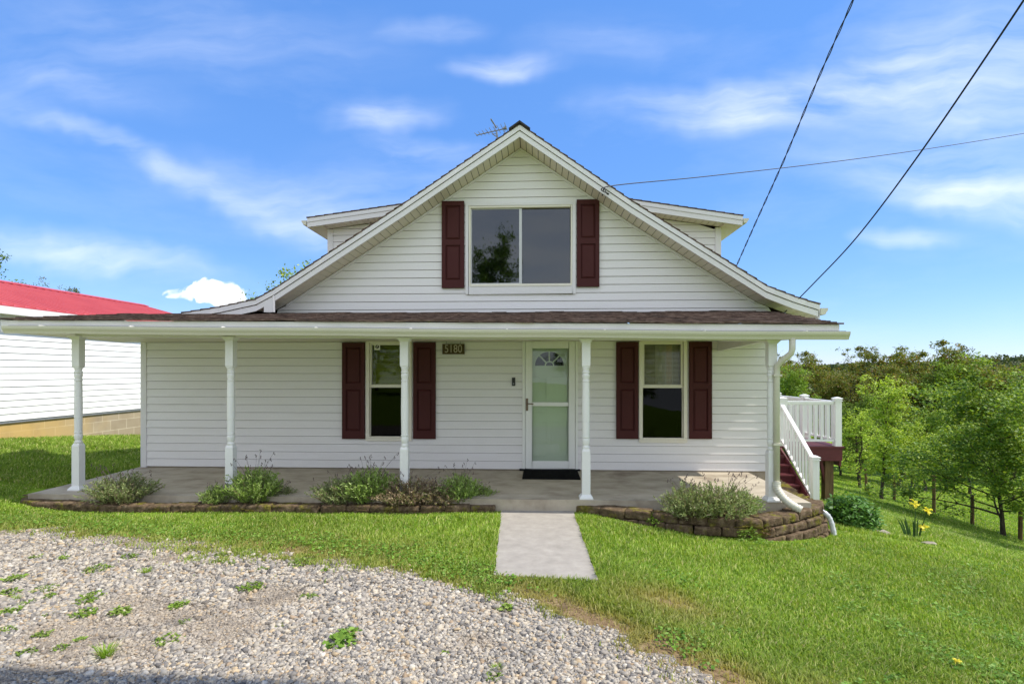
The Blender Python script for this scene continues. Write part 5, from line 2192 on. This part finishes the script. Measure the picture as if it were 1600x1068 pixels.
def herb(kind, px, py, zd_or_z, sc, label, group, rot=0.0, name='lavender_bush'):
    p = PZ(px, py, -.10)
    t = thing(name, label, 'shrub', p, group)
    fol, ws, fs = HERB[kind]
    for nm, me, m in (('foliage', fol, M_HERB), ('woody_stems', ws, M_WOODY), ('flower_stems', fs, M_SEED)):
        if not me.materials:
            me.materials.append(m)
        o = bpy.data.objects.new(nm, me)
        COL.objects.link(o)
        o.parent = t
    t.rotation_euler = (0, 0, rot)
    t.scale = (sc, sc, sc)
    return t


BUSHG = 'lavender bushes in the beds along the porch'
herb('sage', 192, 786, 0, 1.02, 'grey green lavender bush beside the leftmost porch post', BUSHG, .4)
herb('small', 342, 787, 0, .85, 'small low lavender bush left of second post from the left', BUSHG, 1.4)
herb('green', 397, 785, 0, 1.12, 'bright green tall lavender bush right of the second porch post', BUSHG, 2.2)
herb('sage', 437, 782, 0, .55, 'little grey lavender sprig right of the bright green bush', BUSHG, 3.0)
herb('sage', 535, 787, 0, .95, 'grey green lavender bush under the left window shutter', BUSHG, 3.9)
herb('green', 580, 785, 0, 1.10, 'green lavender bush below the left window', BUSHG, .9)
herb('dry', 640, 788, 0, 1.05, 'dried brown lavender bush in front of the middle porch post', BUSHG, .2)
herb('dry', 684, 787, 0, .8, 'smaller dried brown lavender bush right of the middle post', BUSHG, 2.6)
herb('green', 718, 785, 0, .92, 'green lavender bush nearest the concrete walk', BUSHG, 1.7)
herb('small', 750, 783, 0, .72, 'thin small lavender bush at the left edge of concrete walk', BUSHG, .3)
herb('sage', 1078, 806, 0, 1.0, 'grey green lavender bush left in the curved stacked bed', BUSHG, 1.1)
herb('sage', 1122, 808, 0, 1.08, 'large grey lavender bush in the middle of the curved bed', BUSHG, 2.9)
herb('green', 1158, 803, 0, .68, 'small green lavender bush right in the curved stacked bed', BUSHG, .5)


def leafy(seed, w, h, n, leaf, cols, aspect=.5, upbias=.6, flat=False):
    rng = np.random.default_rng(seed)
    u = rand_dirs(n, rng)
    r_ = rng.uniform(.35, 1, n) ** .6
    cent = u * r_[:, None] * np.array([w / 2, w / 2, h * .55])
    cent[:, 2] = np.abs(cent[:, 2]) * (1.0 if not flat else .5) + .02
    cent += rng.normal(size=(n, 3)) * .02 * w
    return leaves_mesh('foliage', cent, rng, leaf, cols, None, upbias, aspect, .25, .2)


# peony-like shrub by the wall end
p = PD(1328, 838, 8.0)
p.z = Hf(p.x, p.y)
t = thing('leafy_shrub', 'round dark green leafy shrub at right end of block wall', 'shrub', p)
link = lambda nm, me, m: None
me = leafy(5, .78, .78, 2600, .075, [(.06, .15, .025), (.09, .21, .035), (.13, .27, .05), (.16, .31, .08)], .45, .5)
me.materials.append(M_GLOSSLEAF)
o = bpy.data.objects.new('foliage', me)
COL.objects.link(o)
o.parent = t
mb = MB()
for k in range(14):
    az = k * 2.4
    mb.tube([(0.03 * math.cos(az), .03 * math.sin(az), -.1), (.22 * math.cos(az), .22 * math.sin(az), .3)], [.008, .004], 4)
me = mb.mesh('stems')
me.materials.append(M_WOODY)
o = bpy.data.objects.new('stems', me)
COL.objects.link(o)
o.parent = t

# yellow flowers with sword leaves
p = PD(1428, 842, 7.6)
p.z = Hf(p.x, p.y)
t = thing('yellow_iris', 'yellow flowering iris with sword leaves on the lawn brow', 'flower', p)
mb = MB()
rg = random.Random(3)
for k in range(12):
    a = rg.uniform(-1, 1)
    hh = rg.uniform(.18, .34)
    bx = a * .09
    w_ = .012
    l_ = a * .12 + rg.uniform(-.05, .05)
    mb.face([(bx - w_, 0, -.02), (bx + w_, 0, -.02), (bx + l_ * .5 + w_, .02, hh * .6), (bx + l_ * .5 - w_, .02, hh * .6)])
    mb.face([(bx + l_ * .5 - w_, .02, hh * .6), (bx + l_ * .5 + w_, .02, hh * .6), (bx + l_, .03, hh)])
me = mb.mesh('leaves')
M_SWORD = mat_leaf('sword_leaf', False, c=(.06, .13, .03), amt=.3, vary=.1)
me.materials.append(M_SWORD)
o = bpy.data.objects.new('leaves', me)
COL.objects.link(o)
o.parent = t
base = Vector(p)
for (fx, fy), bx in (((1430, 787), .02), ((1449, 797), .05), ((1441, 823), .07)):
    q_ = PD(fx, fy, 7.6) - base
    mb = MB()
    mb.tube([(bx, 0, -.02), Vector((bx, 0, 0)).lerp(q_, .55), q_], .005, 5)
    me = mb.mesh('stem')
    me.materials.append(M_SWORD)
    o = bpy.data.objects.new('stem', me)
    COL.objects.link(o)
    o.parent = t
    rngf = np.random.default_rng(int(fx))
    cent = np.array(q_)[None] + rngf.normal(size=(22, 3)) * np.array([.020, .016, .018])
    me = leaves_mesh('petals', cent, rngf, .045, [(.7, .5, .02)], None, .2, .7)
    me.materials.append(M_PETAL)
    o = bpy.data.objects.new('petals', me)
    COL.objects.link(o)
    o.parent = t

# stones at the brow
def rock(px, py, zd, sx, sy, sz, label, seed):
    bm = bmesh.new()
    bmesh.ops.create_icosphere(bm, subdivisions=3, radius=1)
    for vtx in bm.verts:
        c = vtx.co.copy()
        f = 1 + .22 * mnoise.noise(c * 1.3 + Vector((seed, 0, 0))) + .10 * mnoise.noise(c * 3.5 + Vector((0, seed, 0)))
        c = Vector((max(-.75, min(.75, c.x)), max(-.75, min(.75, c.y)), max(-.6, min(.6, c.z)))) * f
        vtx.co = Vector((c.x * sx, c.y * sy, c.z * sz))
    me = bpy.data.meshes.new('stone')
    bm.to_mesh(me)
    bm.free()
    p = PD(px, py, zd)
    g = Hf(p.x, p.y)
    o = link_mesh('stone', me, M_ROCK, None, True)
    o.location = (p.x, p.y, g + sz * .3)
    o.rotation_euler = (0, 0, seed)
    props(o, label, 'stone', 'stones at the lawn brow')


rock(1361, 834, 7.8, .09, .07, .045, 'flat grey stone right beside the leafy shrub', 1.0)
rock(1380, 836, 7.6, .11, .08, .06, 'larger pale rounded stone between shrub and yellow iris', 2.0)
rock(1452, 845, 7.3, .12, .06, .03, 'flat reddish stone right of the yellow iris', .3)
rock(1341, 840, 7.7, .07, .05, .03, 'small stone at the foot of the leafy shrub', 4.0)
rock(1400, 840, 7.7, .06, .05, .025, 'small flat stone left of the yellow iris', 5.0)

# weeds on the driveway and in the wall
WEEDC = [(.16, .26, .03), (.21, .32, .045), (.13, .21, .025), (.27, .35, .08)]
WEED = [leafy(61, .26, .10, 130, .045, WEEDC, .55, 1.0, True), leafy(62, .20, .08, 90, .05, WEEDC, .6, 1.0, True), leafy(63, .32, .12, 170, .04, WEEDC, .5, .9, True)]
PLANT = leafy(66, .30, .10, 60, .095, [(.17, .29, .04), (.22, .35, .06), (.13, .24, .035)], .62, 1.2, True)


def tuft_mesh(seed, n, h, w):
    rng = np.random.default_rng(seed)
    az = rng.uniform(0, 6.28, n)
    base = np.stack([np.cos(az) * rng.uniform(0, w * .25, n), np.sin(az) * rng.uniform(0, w * .25, n), np.zeros(n)], 1)
    tip = base + np.stack([np.cos(az) * rng.uniform(.2, 1, n) * w * .5, np.sin(az) * rng.uniform(.2, 1, n) * w * .5, h * rng.uniform(.5, 1, n)], 1)
    sd = np.stack([-np.sin(az), np.cos(az), np.zeros(n)], 1) * .004
    mid = (base + tip) / 2 + np.array([0, 0, h * .15])
    q4 = np.stack([base - sd, base + sd, mid + sd * .8, mid - sd * .8], 1)
    tr = np.stack([mid - sd * .8, mid + sd * .8, tip], 1)
    v = np.concatenate([q4.reshape(-1, 3), tr.reshape(-1, 3)])
    c = palette(n, rng, [(.21, .37, .03), (.28, .42, .05), (.34, .42, .09)], None, .2)
    cc = np.concatenate([np.repeat(c, 4, 0), np.repeat(c, 3, 0)])
    return fast_mesh('tuft', v, [np.arange(n * 4).reshape(n, 4), np.arange(n * 3).reshape(n, 3) + n * 4], cc)


TUFT = [tuft_mesh(1, 90, .14, .26), tuft_mesh(2, 60, .10, .22)]
for m_ in WEED + [PLANT]:
    m_.materials.append(M_HERB)
for m_ in TUFT:
    m_.materials.append(MATS['grass_blade'])
weed_px = [(55, 870), (97, 872), (152, 890), (200, 870), (230, 895), (295, 857), (410, 890), (510, 890), (482, 932), (392, 919), (22, 905), (70, 922), (25, 937), (75, 932), (145, 932), (135, 940), (15, 957), (70, 962), (132, 960), (187, 957),
           (287, 970), (437, 977), (540, 992), (262, 1000), (65, 992), (125, 997), (95, 1010), (40, 1020), (697, 1020), (775, 1045), (770, 1057), (280, 945), (7, 987), (345, 868), (440, 872), (470, 880), (360, 880), (790, 950), (40, 945), (10, 930)]
for i, (a, b) in enumerate(weed_px):
    p = PZ(a, b, -.15)
    me = TUFT[1] if i in (4, 12, 29) else WEED[i % 3]
    o = bpy.data.objects.new('weed', me)
    COL.objects.link(o)
    o.location = (p.x, p.y, Hf(p.x, p.y))
    s = random.uniform(.4, .85) * (.65 if b > 960 else .85)
    o.scale = (s * 1.1, s * 1.1, s)
    o.rotation_euler = (0, 0, random.uniform(0, 6.28))
    props(o, 'small green weed growing through the gravel driveway', 'weed', 'weeds in the gravel')
p = PZ(166, 1024, -.15)
o = bpy.data.objects.new('grass_tuft', TUFT[0])
COL.objects.link(o)
o.location = p
o.scale = (.7, .7, .55)
props(o, 'spiky grass tuft standing alone low on the gravel', 'grass tuft')
for (a, b, s, lb) in ((530, 1008, 1.0, 'broad leaved plantain weed in the gravel below the walk, lower one'), (541, 991, .75, 'broad leaved plantain weed just above another on the gravel')):
    p = PZ(a, b, -.15)
    o = bpy.data.objects.new('plantain', PLANT)
    COL.objects.link(o)
    o.location = p
    o.scale = (s * .62, s * .62, s * .6)
    o.rotation_euler = (0, 0, a)
    props(o, lb, 'weed')
for (a, b, z, s, lb, cols) in ((1022, 812, -.16, .9, 'green leafy plant growing from the left face of stacked wall', WEEDC), (1168, 836, -.25, 1.0, 'bright green leafy plant at the foot of stacked wall', WEEDC),
                               (1062, 815, -.17, .8, 'reddish brown sedum clump growing on the stacked block wall', [(.16, .09, .05), (.22, .13, .08), (.12, .10, .04)]), (1190, 826, -.2, .9, 'brown sedum clump hanging near the right end of stacked wall', [(.16, .09, .05), (.22, .13, .08), (.12, .10, .04)])):
    p = PZ(a, b, z)
    p.y -= .10
    me = leafy(int(a), .26, .22, 260, .035, cols, .6, .5)
    me.materials.append(M_HERB)
    o = bpy.data.objects.new('wall_plant', me)
    COL.objects.link(o)
    o.location = p + Vector((0, .06, -.04))
    o.scale = (s, s * .6, s)
    props(o, lb, 'plant')
# dandelion
p = PZ(1494, 1050, Hf(2.7, -6))
p.z = Hf(p.x, p.y)
t = thing('dandelion', 'single yellow dandelion in the lawn at lower right', 'flower', p)
mb = MB()
mb.tube([(0, 0, 0), (.005, 0, .07)], .002, 4)
me = mb.mesh('stem')
me.materials.append(M_SWORD)
o = bpy.data.objects.new('stem', me)
COL.objects.link(o)
o.parent = t
rngf = np.random.default_rng(9)
me = leaves_mesh('petals', np.array([[.005, 0, .075]]) + rngf.normal(size=(60, 3)) * np.array([.008, .008, .004]), rngf, .016, [(.75, .5, .02)], None, .8, .4)
me.materials.append(M_PETAL)
o = bpy.data.objects.new('petals', me)
COL.objects.link(o)
o.parent = t


# ------------------------------------------------------------------ grass
def make_grass(nsamp):
    rng = RNG
    t = rng.uniform(-1.06, 1.06, nsamp)
    zd = np.exp(rng.uniform(np.log(2.7), np.log(42), nsamp))
    dx, dy = t * CT - ST, t * ST + CT
    x, y = CAM[0] + dx * zd, CAM[1] + dy * zd
    ok = np.ones(nsamp, bool)
    ok &= ~((x > XSL - .02) & (x < XSR + .02) & (y > YS - .02))
    ok &= ~((x > XL - .1) & (x < XR + .05) & (y > -.1) & (y < 9.2))
    ok &= ~point_in(WALKPOLY, x, y)
    ok &= ~point_in(polyL, x, y)
    ok &= ~point_in(polyR, x, y)
    ok &= ~((x < XG + .02) & (y > YG0))
    ok &= ~((x > -6) & (x < 4) & (y > 8))
    g = gravel_cov(x, y)
    dd = dirt_amt(x, y)
    mixz = np.exp(-(((x + 2.5) / 1.2) ** 2 + ((y + 3.72) / .42) ** 2)) * (fbm(x, y, 9, 6.1) > .1)
    dd = dd * (1 - .8 * mixz)
    g = g * (1 - .5 * mixz)
    keep = (1 - g) * (1 - .93 * dd)
    keep = np.where((gravel_d(x, y) > .35) & (mixz < .3), keep * .05, keep)
    ok &= rng.uniform(size=nsamp) < keep
    # sheltered ground behind the house is not seen
    ok &= ~((np.abs(x) < 9) & (y > 12))
    x, y, zd, dd = x[ok], y[ok], zd[ok], dd[ok]
    m = len(x)
    z = H(x, y)
    clump = .5 + .5 * fbm(x, y, 4.0, 1.1) * .6 + .4 * (.5 + .5 * fbm(x, y, 1.1, 2.7)) - .2
    far = np.clip(zd / 6, 1, 5)
    ln = (rng.uniform(.028, .066, m) * (.75 + .6 * clump)) * np.clip(far, 1, 2.0) ** .6 * (1 - .4 * dd)
    nearbed = (y > np.interp(x, [p[0] for p in sorted(map(tuple, bedL))] + [p[0] for p in sorted(map(tuple, bedR))], [p[1] for p in sorted(map(tuple, bedL))] + [p[1] for p in sorted(map(tuple, bedR))]) - .22) & (np.abs(x + 1.3) < 6.5) & (y < -1.5)
    ln = np.where(nearbed, ln * .45, ln)
    wd = rng.uniform(.0028, .0052, m) * far ** .85
    az = rng.uniform(0, 2 * math.pi, m) * .8 + fbm(x, y, 2.2, .3) * 1.4
    bend = rng.uniform(.15, .95, m) * ln
    dirx, diry = np.cos(az), np.sin(az)
    side = np.stack([-np.sin(az + .6), np.cos(az + .6), np.zeros(m)], 1) * wd[:, None]
    base = np.stack([x, y, z - .004], 1)
    mid = base + np.stack([dirx * bend * .3, diry * bend * .3, ln * .62], 1)
    tip = base + np.stack([dirx * bend, diry * bend, ln * rng.uniform(.72, 1.0, m)], 1)
    vv = np.stack([base - side, base + side, mid + side * .8, mid - side * .8, tip], 1)
    i = np.arange(m)[:, None] * 5
    quads = i + np.array([[0, 1, 2, 3]])
    tris = i + np.array([[3, 2, 4]])
    cols = palette(m, rng, [(.20, .315, .035), (.26, .375, .045), (.155, .265, .03), (.33, .415, .075), (.48, .52, .18), (.54, .48, .22)], [.27, .25, .17, .17, .10, .04], .25)
    tone = (.82 + .42 * np.clip(.5 + .5 * fbm(x, y, .9, 4.2) + .25 * fbm(x, y, 3.3, .8), 0, 1))[:, None]
    cols = cols * tone
    yel = np.clip(dd * 1.1, 0, .75)[:, None]
    cols = cols * (1 - yel) + yel * np.array([.44, .35, .14])
    me = fast_mesh('grass', vv.reshape(-1, 3), [quads, tris], np.repeat(cols, 5, 0))
    o = link_mesh('grass', me, MATS['grass_blade'])
    props(o, 'mown green grass of the lawns around the house', 'grass', kind='stuff')
    return m


print('blades', make_grass(1500000))

def make_clover(n):
    rng = RNG
    t = rng.uniform(-1.05, 1.05, n)
    zd = np.exp(rng.uniform(np.log(2.8), np.log(9), n))
    x, y = CAM[0] + (t * CT - ST) * zd, CAM[1] + (t * ST + CT) * zd
    d_ = gravel_d(x, y)
    patch = sstep(.25, .6, fbm(x, y, 2.4, 3.3) + .4 * fbm(x, y, 7, .2))
    strip = np.exp(-((d_ + .22) / .22) ** 2) * (x < -.2)
    pr = np.clip(.55 * patch * (d_ < -.1) + .9 * strip, 0, 1)
    ok = (rng.uniform(size=n) < pr) & (y < YS - .35) & ~point_in(WALKPOLY, x, y) & ~point_in(polyL, x, y) & ~point_in(polyR, x, y)
    x, y = x[ok], y[ok]
    c = np.stack([x, y, H(x, y) + rng.uniform(.015, .05, len(x))], 1)
    me = leaves_mesh('clover', c, rng, .026, [(.15, .29, .035), (.20, .35, .045), (.11, .23, .03), (.26, .40, .09)], None, 1.6, .85, .2)
    o = link_mesh('clover', me, M_HERB)
    props(o, 'low broad leaved clover and weeds mixed into the lawn', 'clover', kind='stuff')


make_clover(150000)

# ------------------------------------------------------------------ sky, sun, camera
SUNV = Vector((.72, -.035, 1.0)).normalized()
EL = math.asin(SUNV.z)
AZ = math.atan2(SUNV.x, SUNV.y)
W = bpy.data.worlds.new('World')
SC.world = W
W.use_nodes = True
nt = W.node_tree
nt.nodes.clear()
out = nt.nodes.new('ShaderNodeOutputWorld')
bg = nt.nodes.new('ShaderNodeBackground')
sky = nt.nodes.new('ShaderNodeTexSky')
sky.sky_type = 'NISHITA'
sky.sun_disc = False
sky.sun_elevation = EL
sky.sun_rotation = AZ
sky.altitude = 600
sky.air_density = 1.0
sky.dust_density = 0.1
sky.ozone_density = 2.2
hs = nt.nodes.new('ShaderNodeHueSaturation')
hs.inputs['Saturation'].default_value = 1.18
hs.inputs['Value'].default_value = 1.0
nt.links.new(sky.outputs[0], hs.inputs['Color'])
tc = nt.nodes.new('ShaderNodeTexCoord')
sep = nt.nodes.new('ShaderNodeSeparateXYZ')
nt.links.new(tc.outputs['Generated'], sep.inputs[0])


def M(op, a, b=None, c=None, clamp=False):
    n_ = nt.nodes.new('ShaderNodeMath')
    n_.operation = op
    n_.use_clamp = clamp
    for i, s in enumerate((a, b, c)):
        if s is None:
            continue
        if isinstance(s, (int, float)):
            n_.inputs[i].default_value = s
        else:
            nt.links.new(s, n_.inputs[i])
    return n_.outputs[0]


ysafe = M('MAXIMUM', sep.outputs['Y'], .02)
tx = M('DIVIDE', sep.outputs['X'], ysafe)
tz = M('DIVIDE', sep.outputs['Z'], ysafe)
cmb = nt.nodes.new('ShaderNodeCombineXYZ')
nt.links.new(tx, cmb.inputs[0])
nt.links.new(tz, cmb.inputs[1])


def wnoise(vec, scale, detail=6, rough=.6, sc=(1, 1, 1), rot=0):
    mp = nt.nodes.new('ShaderNodeMapping')
    mp.inputs['Scale'].default_value = sc
    mp.inputs['Rotation'].default_value = (0, 0, rot)
    nt.links.new(vec, mp.inputs[0])
    n_ = nt.nodes.new('ShaderNodeTexNoise')
    n_.inputs['Scale'].default_value = scale
    n_.inputs['Detail'].default_value = detail
    n_.inputs['Roughness'].default_value = rough
    nt.links.new(mp.outputs[0], n_.inputs['Vector'])
    return n_


warp = wnoise(cmb.outputs[0], 3.0, 4)
wv_ = nt.nodes.new('ShaderNodeVectorMath')
wv_.operation = 'MULTIPLY_ADD'
nt.links.new(warp.outputs['Color'], wv_.inputs[0])
wv_.inputs[1].default_value = (.30, .12, 0)
nt.links.new(cmb.outputs[0], wv_.inputs[2])
UV = wv_.outputs[0]
OFF = (.15, .06)


def blob(px, py, rx, ry, ang, inten):
    d_ = ray(px)
    u0, v0 = d_[0] / d_[1] + OFF[0], (HY - py) / F / d_[1] + OFF[1]
    s1 = nt.nodes.new('ShaderNodeVectorMath')
    s1.operation = 'SUBTRACT'
    nt.links.new(UV, s1.inputs[0])
    s1.inputs[1].default_value = (u0, v0, 0)
    r1 = nt.nodes.new('ShaderNodeVectorRotate')
    r1.rotation_type = 'Z_AXIS'
    r1.inputs['Angle'].default_value = R(ang)
    nt.links.new(s1.outputs[0], r1.inputs['Vector'])
    m1 = nt.nodes.new('ShaderNodeVectorMath')
    m1.operation = 'MULTIPLY'
    nt.links.new(r1.outputs[0], m1.inputs[0])
    m1.inputs[1].default_value = (F / rx, F / ry, 0)
    l1 = nt.nodes.new('ShaderNodeVectorMath')
    l1.operation = 'LENGTH'
    nt.links.new(m1.outputs[0], l1.inputs[0])
    mr = nt.nodes.new('ShaderNodeMapRange')
    mr.interpolation_type = 'SMOOTHSTEP'
    mr.inputs[1].default_value = 1.15
    mr.inputs[2].default_value = 0.0
    mr.inputs[3].default_value = 0.0
    mr.inputs[4].default_value = inten
    nt.links.new(l1.outputs['Value'], mr.inputs[0])
    return mr.outputs[0]


blobs = [(785, 102, 120, 28, 0, .52), (585, 187, 130, 38, -4, .42), (655, 240, 120, 28, 6, .28), (215, 248, 420, 32, 24, .27), (120, 135, 260, 50, 12, .20), (120, 388, 320, 40, 9, .48),
         (470, 330, 260, 60, 20, .30), (1110, 172, 200, 46, 8, .46), (1270, 150, 260, 60, -8, .36), (1540, 130, 280, 190, 0, .42), (1480, 285, 340, 50, 8, .30), (1400, 371, 95, 20, 0, .35), (680, 46, 110, 24, 0, .22), (1560, 320, 200, 40, 10, .35), (300, 60, 420, 90, 5, .16), (950, 60, 160, 50, 0, .12), (600, 300, 240, 90, 0, .16)]
acc = None
for b in blobs:
    s = blob(*b)
    acc = s if acc is None else M('ADD', acc, s)
wis = wnoise(UV, 3.2, 8, .54, (1, 5.5, 1), R(-14))
wf = M('MULTIPLY_ADD', wis.outputs['Fac'], 2.6, -.72, True)
mask = M('MULTIPLY', acc, wf)
# thin veil everywhere
veil = wnoise(tc.outputs['Generated'], 3.0, 7, .6, (1, 1, 3))
vf = M('MULTIPLY_ADD', veil.outputs['Fac'], .9, -.42, True)
mask = M('ADD', mask, M('MULTIPLY', vf, .35))
# a small cumulus low on the left
cum = M('ADD', M('ADD', blob(345, 452, 52, 30, 0, 1.1), blob(375, 460, 60, 24, 0, 1.1)), blob(310, 463, 46, 18, 0, .9))
cn = wnoise(UV, 34, 6, .55)
cf = M('MULTIPLY_ADD', cn.outputs['Fac'], 1.4, -.25)
cm = M('MULTIPLY', cum, cf)
mr = nt.nodes.new('ShaderNodeMapRange')
mr.interpolation_type = 'SMOOTHSTEP'
mr.inputs[1].default_value = .16
mr.inputs[2].default_value = .34
nt.links.new(cm, mr.inputs[0])
mask = M('MAXIMUM', mask, mr.outputs[0])
mask = M('MINIMUM', mask, 1.0)
front = M('GREATER_THAN', sep.outputs['Y'], .03)
# bright thin overcast added behind the photographer as neutral fill on the facade
back = M('MULTIPLY', M('MULTIPLY_ADD', veil.outputs['Fac'], 1.5, .0, True), M('MULTIPLY_ADD', sep.outputs['Y'], -3.0, -.15, True))
mask = M('MAXIMUM', M('MULTIPLY', mask, front), back)
mx = nt.nodes.new('ShaderNodeMix')
mx.data_type = 'RGBA'
nt.links.new(mask, mx.inputs[0])
fl_ = nt.nodes.new('ShaderNodeMix')           # evens the sky out between zenith and horizon
fl_.data_type = 'RGBA'
fl_.inputs[0].default_value = .60
nt.links.new(hs.outputs[0], fl_.inputs[6])
fl_.inputs[7].default_value = (.58, 1.52, 4.1, 1)
nt.links.new(fl_.outputs[2], mx.inputs[6])
mx.inputs[7].default_value = (5.6, 5.8, 6.1, 1)
nt.links.new(mx.outputs[2], bg.inputs['Color'])
bg.inputs['Strength'].default_value = .15
nt.links.new(bg.outputs[0], out.inputs['Surface'])

sd = bpy.data.lights.new('sun', 'SUN')
sd.energy = 3.6
sd.angle = R(.53)
sd.color = (1.0, .95, .86)
so = bpy.data.objects.new('sun', sd)
COL.objects.link(so)
so.location = SUNV * 40
so.rotation_euler = SUNV.to_track_quat('Z', 'Y').to_euler()

cd = bpy.data.cameras.new('camera')
co = bpy.data.objects.new('camera', cd)
COL.objects.link(co)
co.location = CAM
co.rotation_euler = (R(90), 0, TH)
cd.sensor_width = 36
cd.lens = 36 * F / 1600
cd.shift_y = (HY - 534) / 1600
cd.clip_end = 3000
cd.clip_start = .05
SC.camera = co

SC.view_settings.view_transform = 'Standard'
SC.view_settings.look = 'None'
SC.view_settings.gamma = 1
SC.view_settings.exposure = .68
SC.cycles.max_bounces = 8
SC.cycles.transparent_max_bounces = 12
SC.render.film_transparent = False
